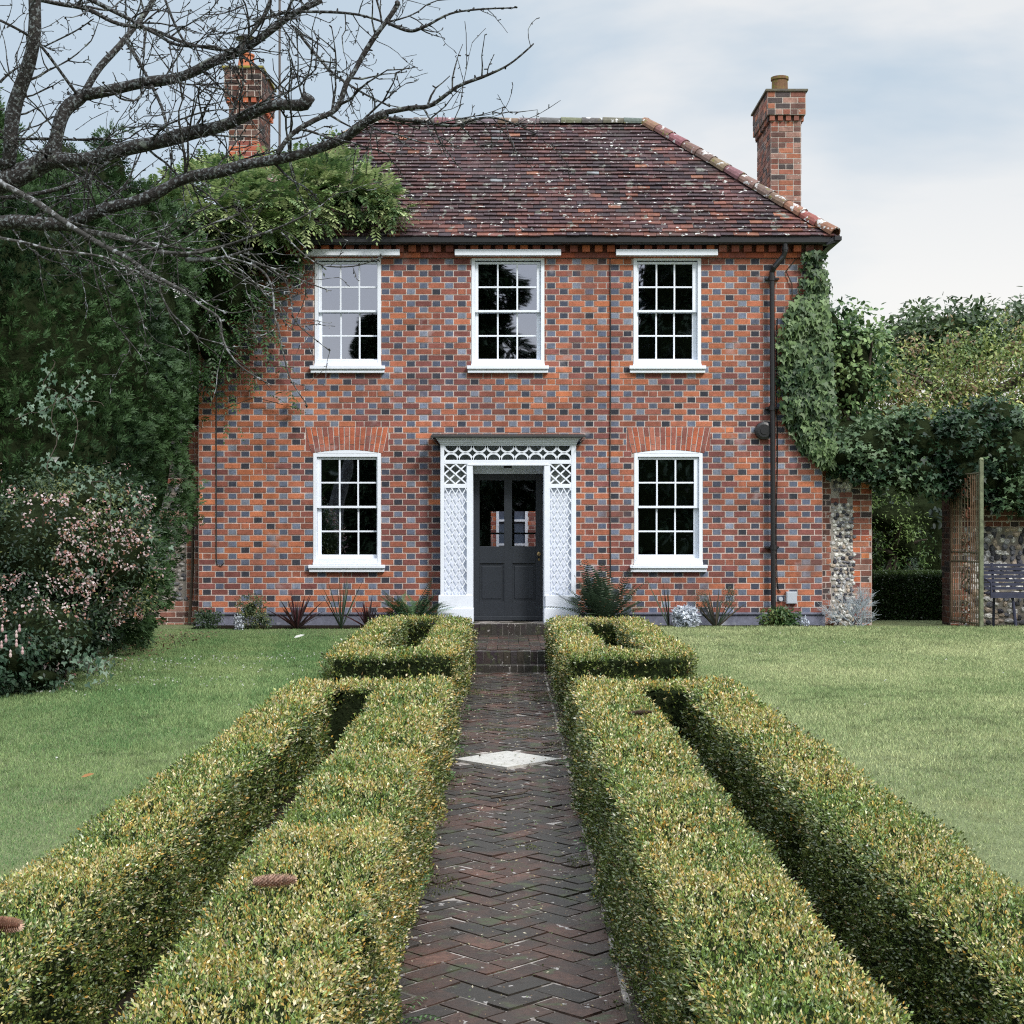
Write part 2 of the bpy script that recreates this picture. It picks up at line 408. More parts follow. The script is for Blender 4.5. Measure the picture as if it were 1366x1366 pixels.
brickpanel(wb, (XR, FY, 0), (0, 1, 0), BY-FY, .47, WT, (1, 0, 0))
brickpanel(wb, (XL, BY, 0), (0, -1, 0), BY-FY, .47, WT, (-1, 0, 0))
wb.poly([(XR, BY, .2), (.5, BY, .2), (.5, BY, WT), (XR, BY, WT)], REDB[0]); wb.poly([(-.32, BY, .2), (XL, BY, .2), (XL, BY, WT), (-.32, BY, WT)], REDB[0])
wb.poly([(.5, BY, .2), (-.32, BY, .2), (-.32, BY, 1.2), (.5, BY, 1.2)], REDB[0]); wb.poly([(.5, BY, 1.9), (-.32, BY, 1.9), (-.32, BY, WT), (.5, BY, WT)], REDB[0])
# corbelled eaves courses and small dentils
wb.box(XL-.01, XR+.01, FY-.03, FY+.05, WT-.155, WT-.085, (.34, .10, .06))
x = XL
while x < XR:
    wb.box(x+.004, min(x+.222, XR), FY-.036, FY+.02, WT-.152, WT-.088, rnd.choice(ORANGE[:3]+REDB[:1])); x += .228
x = XL
while x < XR-.1:
    wb.box(x, x+.10, FY-.10, FY+.03, WT-.083, WT, rnd.choice(REDB+ORANGE[:2])); x += .165
wb.box(XL, XR, FY-.02, FY+.05, WT-.084, WT+.02, (.16, .06, .045))
wb.build('wall', M_brick, house)
for a, c in LO:                        # gauged brick arches
    b = MB()
    xa, xb = fx(a)-.03, fx(c)+.03; n_ = 15; xm = (xa+xb)/2
    b.poly([(xa-.075, FY+.002, 2.592), (xb+.075, FY+.002, 2.592), (xb+.075, FY+.002, AT), (xa-.075, FY+.002, AT)], (.24, .08, .06)); b.poly([(xa, FY+.0, 2.6), (xb, FY, 2.6), (xb+.075, FY, AT), (xa-.075, FY, AT)], MORT)
    for i in range(n_):
        t0, t1 = i/n_, (i+1)/n_
        def lerp(t, z): 
            k = (z-2.6)/.33; return xm+(t-.5)*((xb-xa)+.14*k)
        def zb_(t): return 2.605+.045*(1-(2*t-1)**2)
        tt = .93-.0*i; split = (2.72, 2.83)[i % 2]
        for z0f, z1 in ((None, split-.005), (split+.005, AT-.006)):
            zz0 = [(zb_(t0) if z0f is None else z0f), (zb_(t1) if z0f is None else z0f)]
            g_ = .0075
            p = [(lerp(t0, zz0[0])+g_, zz0[0]), (lerp(t1, zz0[1])-g_, zz0[1]), (lerp(t1, z1)-g_, z1), (lerp(t0, z1)+g_, z1)]
            yo = FY-.006-rnd.uniform(0, .003); c_ = rnd.choice([ORANGE[1], ORANGE[2], (.36, .13, .09), (.30, .10, .075), (.22, .08, .065)])
            b.poly([(x, yo, z) for x, z in p], c_)
            for k in range(4):
                q0, q1 = p[k], p[(k+1) % 4]; b.poly([(q0[0], yo, q0[1]), (q0[0], FY, q0[1]), (q1[0], FY, q1[1]), (q1[0], yo, q1[1])], c_)
    b.build('window_arch', M_brick, house)
for xa, xb in ((XL-.03, -.9), (.9, XR+.03)):
    b = MB(); b.box(xa, xb, FY-.035, FY+.1, .15, .455); b.box(xa-.01, xb+.0, FY-.06, FY+.1, .458, .482)
    b.box(*((XR+.002, XR+.04) if xa > 0 else (XL-.04, XL-.002)), FY+.1, BY, .15, .46); b.build('plinth', M_plinth, house)
# dark rooms behind the glass
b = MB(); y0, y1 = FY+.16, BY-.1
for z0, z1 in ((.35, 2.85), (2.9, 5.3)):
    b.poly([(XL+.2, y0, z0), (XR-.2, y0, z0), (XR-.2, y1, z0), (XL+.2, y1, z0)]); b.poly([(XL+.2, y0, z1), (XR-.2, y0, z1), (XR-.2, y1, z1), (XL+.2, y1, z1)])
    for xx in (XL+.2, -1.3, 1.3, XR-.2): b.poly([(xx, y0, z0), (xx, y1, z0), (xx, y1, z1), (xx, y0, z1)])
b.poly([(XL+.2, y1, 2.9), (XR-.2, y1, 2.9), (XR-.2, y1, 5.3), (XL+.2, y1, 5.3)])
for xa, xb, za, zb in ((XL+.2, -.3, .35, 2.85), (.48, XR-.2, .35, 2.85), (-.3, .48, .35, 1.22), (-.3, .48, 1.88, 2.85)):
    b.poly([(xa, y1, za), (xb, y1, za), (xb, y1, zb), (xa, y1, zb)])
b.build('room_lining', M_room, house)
b = MB()                               # bars of the back window
for x in (-.3, .08, .46): b.box(x-.02, x+.02, BY-.09, BY-.04, 1.2, 1.9)
for z in (1.21, 1.52, 1.89): b.box(-.3, .48, BY-.085, BY-.045, z-.015, z+.015)
b.build('back_window_frame', M_white, house)

def window(xa, xb, z0, z1, gx0, gx1, gz0, gz1, sz0, lab, arch=False, lintel=None):
    """box frame + two sashes of 3x2 panes, sill below"""
    Yf, Ys, Yb_ = FY-.012, FY+.022, FY+.10
    b = MB(); fw = .045
    b.box(xa, xa+fw, Yf, Yb_, z0, z1); b.box(xb-fw, xb, Yf, Yb_, z0, z1); b.box(xa+fw, xb-fw, Yf+.002, Yb_, z1-fw, z1)
    if arch:
        n_ = 10
        for i in range(n_):
            t0, t1 = i/n_, (i+1)/n_
            x0_, x1_ = xa+(xb-xa)*t0, xa+(xb-xa)*t1
            za_, zb_ = z1+.045*(1-(2*t0-1)**2), z1+.045*(1-(2*t1-1)**2)
            b.poly([(x0_, Yf, z1), (x1_, Yf, z1), (x1_, Yf, zb_), (x0_, Yf, za_)])
    b.box(xa+fw, xb-fw, Yf+.004, Yb_, z0, z0+.05)
    zm = (gz0+gz1)/2+.005
    def sash(y0, za, zb, brail):
        y1 = y0+.04
        b.box(xa+fw+.002, gx0, y0, y1, za-brail, zb+.03); b.box(gx1, xb-fw-.002, y0, y1, za-brail, zb+.03)
        b.box(gx0, gx1, y0+.001, y1, za-brail, za); b.box(gx0, gx1, y0+.001, y1, zb, zb+.03)
        wbar = .022
        for k in (1, 2):
            x = gx0+(gx1-gx0)*k/3; b.box(x-wbar/2, x+wbar/2, y0+.006, y1-.004, za, zb)
        z = (za+zb)/2; b.box(gx0, gx1, y0+.008, y1-.006, z-wbar/2, z+wbar/2)
    sash(Ys, zm+.012, gz1, .03); sash(Ys+.045, gz0, zm-.018, gz0-z0-.05)
    o = b.build('window', M_white, house, bevel=.003); tag(o, lab)
    b = MB()
    b.box(gx0-.005, gx1+.005, Ys+.018, Ys+.022, zm, gz1+.005); b.box(gx0-.005, gx1+.005, Ys+.063, Ys+.067, gz0-.005, zm+.002)
    b.build('pane', M_glass, o)
    b = MB(); b.box(xa-.06, xb+.06, FY-.085, FY+.05, sz0+.05, sz0+.095); b.box(xa-.05, xb+.05, FY-.06, FY+.05, sz0, sz0+.048); b.box(xa-.005, xb+.005, FY-.03, FY+.05, sz0+.097, z0-.002)
    b.build('sill', M_white, o, bevel=.006)
    if lintel:
        b = MB(); b.box(fx(lintel[0]), fx(lintel[1]), FY-.13, FY+.04, 5.222, 5.302); b.build('lintel_board', M_white, o, bevel=.004)
for (a, c), l, gl, n_ in zip(UP, [(409, 534), (607, 748), (821, 956)], [(429, 504), (638, 716), (852, 924)], ('above the left ground-floor window', 'above the front door', 'beside the drainpipe')):
    window(fx(a), fx(c), 3.80, 5.22, fx(gl[0]), fx(gl[1]), 3.87, 5.13, 3.67, 'upstairs white sash window with a flat white board, '+n_, lintel=l)
for (a, c), gl, n_ in zip(LO, [(428, 502), (852, 926)], ('left of the door', 'right of the door')):
    window(fx(a), fx(c), 1.15, 2.60, fx(gl[0]), fx(gl[1]), 1.25, 2.52, 1.02, 'ground-floor white sash window under a brick arch, '+n_, arch=True)

# door
DY = FY+.07
b = MB(); xa, xb, z0, z1 = -.46, .455, .365, 2.33
st_ = .075; g1 = (-.385, -.055); g2_ = (.05, .368)
b.box(xa, g1[0], DY, DY+.05, z0, z1); b.box(g2_[1], xb, DY, DY+.05, z0, z1); b.box(g1[1], g2_[0], DY, DY+.05, z0, z1)
for ga in (g1, g2_):
    for za, zb in ((z0, .62), (1.135, 1.36), (2.245, z1)): b.box(ga[0], ga[1], DY+.0015, DY+.05, za, zb)
    b.box(ga[0], ga[1], DY+.022, DY+.04, .62, 1.135)
    b.box(ga[0]+.035, ga[1]-.035, DY+.012, DY+.03, .66, 1.095)
    for p, q in (((ga[0], .62), (ga[0]+.012, 1.135)), ((ga[1]-.012, .62), (ga[1], 1.135))): b.box(p[0], q[0], DY+.01, DY+.024, p[1], q[1])
b.box(xa-.0, xb, DY-.02, DY+.003, z0+.005, z0+.06)
door = tag(b.build('door', M_door, house, bevel=.003), 'dark grey half-glazed front door')
b = MB()
for ga in (g1, g2_): b.box(ga[0]-.004, ga[1]+.004, DY+.02, DY+.026, 1.355, 2.25)
b.build('pane', M_doorglass, door)
b = MB(); kx, kz = .41, 1.26
b.tube([(kx, DY, kz), (kx, DY-.02, kz), (kx, DY-.03, kz), (kx, DY-.05, kz), (kx, DY-.062, kz)], [.026, .012, .014, .027, .012], 12); b.build('handle', M_brass, door); b = MB(); b.box(kx-.012, kx+.012, DY-.006, DY, kz-.09, kz-.06)
b.build('keyhole_plate', M_brass, door)

# door surround: trellised posts, fretwork frieze, lead canopy
PY = 19.6; ps = F/PY
def qx(x): return (x-CX)/ps
def qz(y): return EYE+(CY-y)/ps
porch = tag(bpy.data.objects.new('porch', None), 'white trellis-work door surround with a lead canopy'); link(porch, house)
b = MB(); D_ = .045
def rct(x0, x1, y0, y1, yo=0, dep=D_): b.box(qx(x0), qx(x1), PY+yo, PY+yo+dep, qz(y1), qz(y0))
rct(587.5, 592.5, 594, 796); rct(622.5, 630.5, 619, 796); rct(726, 733.5, 619, 796); rct(762, 768.5, 594, 796)
rct(587, 769, 589, 594.5, -.004); rct(592.5, 762, 613.5, 618.8, .001); rct(592.5, 622.5, 645.5, 651, .001); rct(733.5, 762, 645.5, 651, .001)
rct(624, 732, 618.8, 621, -.006, .05)
for a, c in ((583.5, 631.5), (726, 772)):
    rct(a+1.5, c-1, 794, 812, -.012, .32); rct(a, c, 812, 836, -.03, .34)
# returns to the wall
for x in (587.5, 765.5):
    b.box(qx(x)+.001, qx(x)+.03, PY+D_, FY-.001, qz(796), qz(594))
for x in (629, 724.5):
    pass
b.build('post_frame', M_white, porch, bevel=.003)
b = MB()
def lattice(x0, x1, z0, z1, px, pz, wd=.017, y=PY+.012):
    def cl(p, q):
        t0, t1 = 0., 1.; d = q-p
        for ax, lo, hi in ((0, x0, x1), (1, z0, z1)):
            if abs(d[ax]) < 1e-9: continue
            a, c = (lo-p[ax])/d[ax], (hi-p[ax])/d[ax]; a, c = min(a, c), max(a, c); t0, t1 = max(t0, a), min(t1, c)
        return (p+d*t0, p+d*t1) if t1-t0 > .002 else None
    n_ = int((z1-z0)/pz)+3
    sl = pz/px; H_ = z1-z0; W_ = x1-x0
    k = -n_-3
    for sgn, yo in ((1, 0), (-1, -.009)):
        for k in range(-n_-8, n_+9):
            zc = z0+k*pz; p = np.array([x0, zc]) if sgn > 0 else np.array([x1, zc]); q = p+np.array([sgn*W_, sl*W_])
            r = cl(p, q)
            if r is None: continue
            b.bar((r[0][0], y+yo, r[0][1]), (r[1][0], y+yo, r[1][1]), wd, .008, (0, 1, 0))
for a, c in ((592.5, 622.5), (733.5, 762)):
    xa_, xb_ = qx(a), qx(c)
    b = MB(); lattice(xa_, xb_, qz(794), qz(651), (xb_-xa_)/3.3, .153, .0135)
    lattice(xa_, xb_, qz(645.5), qz(619), (xb_-xa_)/2, (qz(619)-qz(645.5))/2, .019)
    b.build('trellis', M_white, porch)
b = MB(); n9 = 9; xa_, xb_ = qx(592.5), qx(762); per = (xb_-xa_)/n9; zt_, zb_ = qz(594.5), qz(613.5); rr = (zt_-zb_)/2
def arc(cx, cz, a0, a1, ro, ri):
    n_ = 12
    for i in range(n_):
        a, c = a0+(a1-a0)*i/n_, a0+(a1-a0)*(i+1)/n_
        P = [(cx+r*math.cos(t)*1.02, cz+r*math.sin(t)) for r, t in ((ri, a), (ro, a), (ro, c), (ri, c))]
        b.poly([(x, PY+.01, z) for x, z in P]); b.poly([(x, PY+.03, z) for x, z in P[::-1]])
        for k in (1, 3):
            p, q = P[k], P[(k+1) % 4]; b.poly([(p[0], PY+.01, p[1]), (p[0], PY+.03, p[1]), (q[0], PY+.03, q[1]), (q[0], PY+.01, q[1])])
for k in range(n9):
    cx = xa_+per*(k+.5)
    arc(cx, zt_+.002, math.pi, 2*math.pi, rr+.008, rr-.018); arc(cx, zb_-.002, 0, math.pi, rr+.008, rr-.018)
for k in range(1, n9):
    x = xa_+per*k
    b.box(x-.010, x+.010, PY+.013, PY+.028, zt_-.035, zt_+.002); b.box(x-.010, x+.010, PY+.013, PY+.028, zb_-.002, zb_+.035)
b.build('fretwork', M_white, porch)
b = MB()   # painted reveals and backing boards
for a, c in ((592.5, 622.5), (733.5, 762)): b.box(qx(a)-.01, qx(c)+.01, PY+.06, PY+.08, qz(796), qz(651)); 
for x0, x1 in ((-.56, -.465), (.462, .56)): b.box(x0, x1, PY+D_+.002, DY+.06, .30, 2.44)
zz = 2.33
n_ = 10
for i in range(n_):
    t0, t1 = i/n_, (i+1)/n_; X0, X1 = -.464+.925*t0, -.464+.925*t1
    za_, zb2 = 2.335+.03*(1-(2*t0-1)**2), 2.335+.03*(1-(2*t1-1)**2)
    b.poly([(X0, DY-.03, za_), (X1, DY-.03, zb2), (X1, DY-.03, 2.46), (X0, DY-.03, 2.46)])
    b.poly([(X0, DY-.03, za_), (X1, DY-.03, zb2), (X1, DY+.07, zb2), (X0, DY+.07, za_)])
b.box(-.465, .462, PY+D_+.01, DY-.031, 2.46, 2.475)
b.box(-.465, .462, DY+.001, DY+.05, 2.331, 2.5)
b.build('painted_reveal', M_whitebrick, porch)
b = MB(); b.box(qx(592), qx(763), PY+.20, PY+.215, qz(613), qz(594)); b.box(qx(592), qx(623), PY+.12, PY+.135, qz(650), qz(615)); b.box(qx(733), qx(763), PY+.12, PY+.135, qz(650), qz(615)); b.build('gap_shade_board', mat('grey_green_board', (.16, .18, .17), rough=.8, noise=[(6, .15)]), porch)  # added boards; their dark colour stands in for the shaded hollow behind the openings
b = MB(); b.box(-.06, .05, PY+.1, PY+.2, 2.40, 2.455); b.build('porch_light', M_black, porch)
b = MB()   # cornice + lead top
zc0, zc1 = qz(592), qz(584.5)
for k in range(4):
    e0, e1 = .015*k+.0, .015*(k+1)
    za_, zb2 = zc0+(zc1-zc0)*k/4, zc0+(zc1-zc0)*(k+1)/4
    b.box(qx(588)-e1, qx(768)+e1, PY-e1-.01, FY-.002, za_+.0005*k, zb2)
b.build('cornice', M_white, porch)
b = MB(); zr = zc1+.002
f0 = [(qx(575), 19.49, zr+.0), (qx(781), 19.49, zr+.0), (qx(781), FY, zr+.05), (qx(575), FY, zr+.05)]
f1 = [(p[0], p[1], p[2]+.02) for p in f0]
b.poly(f0[::-1]); b.poly(f1)
for k in range(4): b.poly([f0[k], f0[(k+1) % 4], f1[(k+1) % 4], f1[k]])
for x in (575, 781): # dark brackets at the ends
    sg = 1 if x == 575 else -1
    b.poly([(qx(x), 19.45, zr), (qx(x)+sg*.09, 19.5, zr-.09), (qx(x)+sg*.12, FY, zr-.09), (qx(x), FY, zr)])
b.build('canopy', M_lead, porch)

# gutter, drainpipe, vent, cables, meter box
b = MB()
a = np.linspace(math.pi, 2*math.pi, 7)
for i in range(6):
    y_0, y_1 = 19.72+.05*math.cos(a[i]), 19.72+.055*math.cos(a[i+1]); z_0, z_1 = 5.41+.055*math.sin(a[i]), 5.41+.055*math.sin(a[i+1])
    b.poly([(-4.33, y_0, z_0), (4.33, y_0, z_0), (4.33, y_1, z_1), (-4.33, y_1, z_1)])
b.box(-4.3, 4.32, 19.67, 19.678, 5.375, 5.42)
b.box(-4.25, 4.27, 19.76, 19.775, 5.365, 5.47); b.box(-4.25, 4.27, 19.776, FY, 5.37, 5.385)
b.poly([(4.19, 19.62, 5.33), (4.34, 19.52, 5.36), (4.34, 19.52, 5.44), (4.19, 19.9, 5.44)])
b.box(4.27, 4.36, 19.5, BY+.2, 5.37, 5.42)
b.build('gutter', M_black, house)
b = MB(); xp = 3.50
b.tube([(3.66, 19.72, 5.38), (3.66, 19.72, 5.26), (3.64, 19.74, 5.20), (3.52, 19.76, 5.06), (3.50, 19.80, 5.0), (3.50, 19.80, 4.9)], .037, 10)
b.tube([(3.50, 19.80, 4.95), (3.52, 19.80, .33)], .034, 10)
for z in (5.3, 4.92, 3.2, 1.35): b.tube([(3.5+.02*(z < 3), 19.8, z-.03), (3.5+.02*(z < 3), 19.8, z+.03)], .045, 10) if z < 5 else b.tube([(3.66, 19.72, z-.02), (3.66, 19.72, z+.02)], .045, 10)
for z in (4.92, 3.2, 1.35): b.box(3.42, 3.6, 19.81, 19.9, z-.012, z+.012)
b.build('drainpipe', M_black, house, smooth=False)
b = MB(); b.tube([(3.40, FY-.09, 2.90), (3.40, FY-.08, 2.90), (3.40, FY, 2.90)], [.085, .115, .12], 20); b.tube([(3.40, FY-.1, 2.90), (3.40, FY-.085, 2.90)], [.05, .055], 16); b.build('wall_vent', M_black, house)
b = MB()
b.tube([(fx(814)+.004*math.sin(z*2), FY-.018, z) for z in np.linspace(5.2, .95, 12)], .007, 5); b.build('cable', M_black, house); b = MB()
b.tube([(fx(289), FY-.018, z) for z in np.linspace(3.9, 1.2, 6)]+[(fx(290), FY-.018, 1.13), (fx(295), FY-.018, 1.10), (fx(299), FY-.018, 1.14)], .007, 5); b.build('cable', M_black, house); b = MB()
b.tube([(fx(1036)+.01*math.sin(z*3), FY-.018, z) for z in np.linspace(4.4, .9, 12)]+[(fx(1038), FY-.018, .78), (fx(1041), FY-.02, .75)], .007, 5)
b.build('cable', M_black, house)
b = MB(); b.box(fx(1048), fx(1062), FY-.07, FY-.005, fz(805), fz(789)); b.box(fx(1048)+.008, fx(1062)-.008, FY-.075, FY-.07, fz(805)+.008, fz(789)-.008)
b.tube([(fx(1041), FY-.04, fz(799)), (fx(1041), FY, fz(799))], .03, 12); b.build('meter_box', M_grey, house, bevel=.004)

# roof
EX, EYF, EZ, TM, RH = 4.33, 19.77, 5.47, 2.31, 2.12
tb = MB(); slope_len = math.hypot(TM, RH); nr = 31; ex = slope_len/nr
TILE = [(.095, .052, .058), (.075, .045, .054), (.12, .056, .056), (.15, .064, .056), (.058, .040, .048), (.105, .06, .062)]
def tcol(p):
    k = wob(np.array([p])*np.array([.8, 1, 1]), 1.1, 3)[0]
    low = max(0, 1-(p[2]-EZ)/1.4)
    c = np.array(rnd.choice(TILE)); 
    if rnd.random() < .03+.42*low*low+.10*k: c = np.array(rnd.choice([(.19, .075, .055), (.23, .09, .06), (.17, .07, .06)]))
    if rnd.random() < .012: c = np.array((.33, .14, .09))
    if rnd.random() < .004: c = np.array((.30, .32, .34))
    return tuple(c*rnd.uniform(.45, .85))
def slope(C, u, v, w0, fn=None):
    """C eave centre, u along eave, v horizontal inward"""
    C, u, v = map(lambda q: np.array(q, float), (C, u, v)); up = np.array([0, 0, 1.])
    sl = nrm(v*TM+up*RH); nn = nrm(np.cross(u, sl)); nn = nn if nn[2] > 0 else -nn
    tb.poly([C-u*w0-nn*.03, C+u*w0-nn*.03, C+u*(w0-TM)+v*TM+up*RH-nn*.03, C-u*(w0-TM)+v*TM+up*RH-nn*.03], (.03, .02, .02))
    for r in range(nr):
        d0, d1 = r*ex-.02, (r+1)*ex+.01; t = max(0, r*ex*TM/slope_len); hw = w0-t-.02
        ph = (r % 2)*.085+rnd.uniform(-.006, .006); x = -w0+ph-.17
        sag = .012*math.sin(r*.9)
        while x < hw:
            a, c = max(x+.002, -hw), min(x+.168, hw); x += .17
            if c-a < .03: continue
            dj = rnd.uniform(-.005, .006); l0 = .031+rnd.uniform(-.004, .006)+.006*math.sin(a*2.2+r*.3); tw = rnd.uniform(-.003, .003)
            lo0 = C+u*a+sl*(d0+dj)+nn*(l0+tw); lo1 = C+u*c+sl*(d0+dj)+nn*(l0-tw); hi1 = C+u*c+sl*d1+nn*.006; hi0 = C+u*a+sl*d1+nn*.006
            cc = tcol(lo0); th = nn*.02
            tb.poly([lo0, lo1, hi1, hi0], cc); tb.poly([lo0-th, lo1-th, lo1, lo0], cc)
            tb.poly([lo0, hi0, hi0-th, lo0-th], cc); tb.poly([lo1, lo1-th, hi1-th, hi1], cc)
slope((0, EYF, EZ), (1, 0, 0), (0, 1, 0), EX)
slope((EX, EYF+TM, EZ), (0, 1, 0), (-1, 0, 0), TM)
slope((-EX, EYF+TM, EZ), (0, -1, 0), (1, 0, 0), TM)
RX = EX-TM
tb.poly([(EX, EYF+2*TM, EZ), (-EX, EYF+2*TM, EZ), (-RX, EYF+TM, EZ+RH), (RX, EYF+TM, EZ+RH)], TILE[1])
roof = tb.build('roof', M_tile, house)
hb = MB()
def ridge(p, q, n_, r0, cols):
    p, q = np.array(p, float), np.array(q, float); d = (q-p)/n_; dn = nrm(d); sd_ = nrm(np.cross(dn, (0, 0, 1))); un = np.cross(sd_, dn)
    for i in range(n_):
        a, c = p+d*i, p+d*(i+1.04); col = rnd.choice(cols); col = tuple(k*rnd.uniform(.8, 1.2) for k in col)
        ra, rc = r0*1.12, r0*.94; ang = np.linspace(-.25, math.pi+.25, 9)
        ja = un*rnd.uniform(-.006, .006)
        A = [a+ja+ra*(math.cos(t)*sd_+math.sin(t)*un*.9) for t in ang]; Cc = [c+ja+rc*(math.cos(t)*sd_+math.sin(t)*un*.9) for t in ang]
        for k in range(8): hb.poly([A[k], Cc[k], Cc[k+1], A[k+1]], col)
        A2 = [a+ja+(ra-.02)*(math.cos(t)*sd_+math.sin(t)*un*.9) for t in ang]
        for k in range(8): hb.poly([A2[k], A[k], A[k+1], A2[k+1]], tuple(k_*.7 for k_ in col))
HC = [(.19, .09, .07), (.17, .095, .08), (.21, .115, .09), (.13, .10, .09)]
RC = [(.12, .115, .10), (.10, .095, .08), (.13, .115, .10), (.11, .10, .085), (.15, .10, .085)]
for sgn in (1, -1):
    ridge((sgn*EX, EYF-.0, EZ+.03), (sgn*RX, EYF+TM, EZ+RH+.02), 13, .095, HC)
    ridge((sgn*EX, EYF+2*TM, EZ+.03), (sgn*RX, EYF+TM, EZ+RH+.02), 13, .095, HC)
ridge((-RX, EYF+TM, EZ+RH+.01), (RX, EYF+TM, EZ+RH+.01), 13, .085, RC)
hb.build('ridge_tiles', mat('lichened_ridge', rough=.85, noise=[(20, .25)], bump=(50, .5, .004), lichen=[(9, .58, .63, (.50, .50, .50)), (13, .64, .68, (.16, .15, .05))]), roof)

# chimneys
def chimney(xa, xb, ya, yb, zb, zh, zt, colf, mats, pot, lab, body='running'):
    b = MB()
    def four(x0, x1, y0, y1, z0, z1):
        kw = dict(bond=body, h=.075, colf=colf, S=.215, H=.108, mort=(.46, .40, .36))
        brickpanel(b, (x0, y0, 0), (1, 0, 0), x1-x0, z0, z1, (0, -1, 0), **kw); brickpanel(b, (x1, y0, 0), (0, 1, 0), y1-y0, z0, z1, (1, 0, 0), **kw)
        brickpanel(b, (x1, y1, 0), (-1, 0, 0), x1-x0, z0, z1, (0, 1, 0), **kw); brickpanel(b, (x0, y1, 0), (0, -1, 0), y1-y0, z0, z1, (-1, 0, 0), **kw)
        b.poly([(x0, y0, z1), (x1, y0, z1), (x1, y1, z1), (x0, y1, z1)], (.2, .17, .15)); b.poly([(x0, y0, z0), (x0, y1, z0), (x1, y1, z0), (x1, y0, z0)], (.2, .17, .15))
    four(xa, xb, ya, yb, zb, zh)
    # dentils
    e = .035
    for x in np.arange(xa-.02, xb-.04, .115): b.box(x, x+.07, ya-.04, ya, zh+.004, zh+.075, colf(0, 0, 0)); b.box(x, x+.07, yb, yb+.04, zh+.004, zh+.075, colf(0, 0, 0))
    for y in np.arange(ya, yb, .115): b.box(xa-.04, xa, y, y+.07, zh+.004, zh+.075, colf(0, 0, 0)); b.box(xb, xb+.04, y, y+.07, zh+.004, zh+.075, colf(0, 0, 0))
    b.box(xa-.005, xb+.005, ya-.005, yb+.005, zh+.001, zh+.079, (.1, .06, .05))
    four(xa-.055, xb+.055, ya-.055, yb+.055, zh+.08, zt)
    o = tag(b.build('chimney', mats, house), lab)
    b = MB(); b.box(xa-.085, xb+.085, ya-.085, yb+.085, zt+.002, zt+.03)
    z1 = zt+.03; cx, cy = (xa+xb)/2, (ya+yb)/2
    A = [(xa-.03, ya-.03, z1), (xb+.03, ya-.03, z1), (xb+.03, yb+.03, z1), (xa-.03, yb+.03, z1)]; B = [(cx+(p[0]-cx)*.5, cy+(p[1]-cy)*.5, z1+.05) for p in A]
    for k in range(4): b.poly([A[k], A[(k+1) % 4], B[(k+1) % 4], B[k]])
    b.poly(B); b.build('capping', mat('mossy_capping', (.10, .09, .08), rough=.9, noise=[(9, .3)], bump=(30, .6, .01), lichen=[(6, .44, .5, (.25, .22, .05) if pot == 'cowl' else (.13, .12, .09))]), o)
    b = MB(); zp = z1+.045
    if pot == 'plain':
        b.lathe(cx-.02, cy-.2, [(.135, zp-.03), (.12, zp), (.115, zp+.2), (.13, zp+.21), (.13, zp+.25), (.105, zp+.25), (.1, zp+.1)], 18)
        b.build('chimney_pot', mat('lichened_pot', (.16, .09, .05), rough=.9, noise=[(9, .3)], lichen=[(14, .52, .58, (.17, .14, .04))]), o)
    else:
        b.lathe(cx, cy-.3, [(.15, zp-.03), (.13, zp), (.10, zp+.17), (.12, zp+.18), (.12, zp+.2)], 18)
        b.build('chimney_pot', mat('terracotta', (.42, .14, .07), rough=.85, noise=[(9, .2)]), o)
        b = MB(); b.lathe(cx, cy-.3, [(.05, zp+.19), (.05, zp+.42)], 10); b.lathe(cx, cy-.3, [(.01, zp+.41), (.15, zp+.42), (.16, zp+.435), (.10, zp+.47), (.01, zp+.49)], 18)
        b.build('cowl', M_black, o)
    return o
c1 = chimney(3.74, 4.17, 21.25, 22.4, 5.2, 7.40, 7.81, old_col, M_oldbrick, 'plain', 'plain brown brick chimney with one stubby pot')
c2 = chimney(-3.98, -3.56, 21.25, 22.3, 5.0, 7.66, 8.14, lambda x, z, h: (rnd.choice(ORANGE[:3]+REDB[:1]) if rnd.random() < .8 else red_col(x, z, h)) if z < 7.1 else tuple(q*.38 for q in old_col(x, z, h)), M_oldbrick, 'cowl', 'orange brick chimney with mossy cap and black cowl')
b = MB(); xa, ya = (373-CX)/(F/21.4), 21.4
b.tube([(xa, ya, 5.6), (xa, ya, 9.6)], .018, 6); b.tube([(xa-.12, ya, 6.0), (xa+.15, ya, 6.0)], .01, 5); b.tube([(xa-.05, ya, 6.95), (xa+.12, ya, 6.95)], .01, 5)
b.build('aerial_mast', mat('dull_steel', (.10, .085, .08), rough=.6, metal=.3), house)

# yard wall of the back building, seen through the glazed door
b = MB(); brickpanel(b, (-1.2, 28, 0), (1, 0, 0), 2.8, .3, 3.1, (0, -1, 0), holes=[(-.22+1.2, .36+1.2, .8, 2.6)], colf=red_col); b.box(-1.2, 1.6, 28.03, 28.2, .2, 3.1, REDB[0])
yw = tag(b.build('yard_wall', M_brick), 'brick yard wall with a window, seen through the front door glass', 'wall')
b = MB(); 
for x in (-.2, .07, .34): b.box(x-.025, x+.025, 27.98, 28.02, .8, 2.6)
for z in (.82, 1.3, 1.75, 2.2, 2.58): b.box(-.22, .36, 27.985, 28.015, z-.02, z+.02)
b.build('window_frame', M_white, yw); b = MB(); b.box(-.22, .36, 28.02, 28.026, .8, 2.6); b.build('pane', mat('blue_pane', (.08, .10, .14), rough=.1, spec=.8), yw)
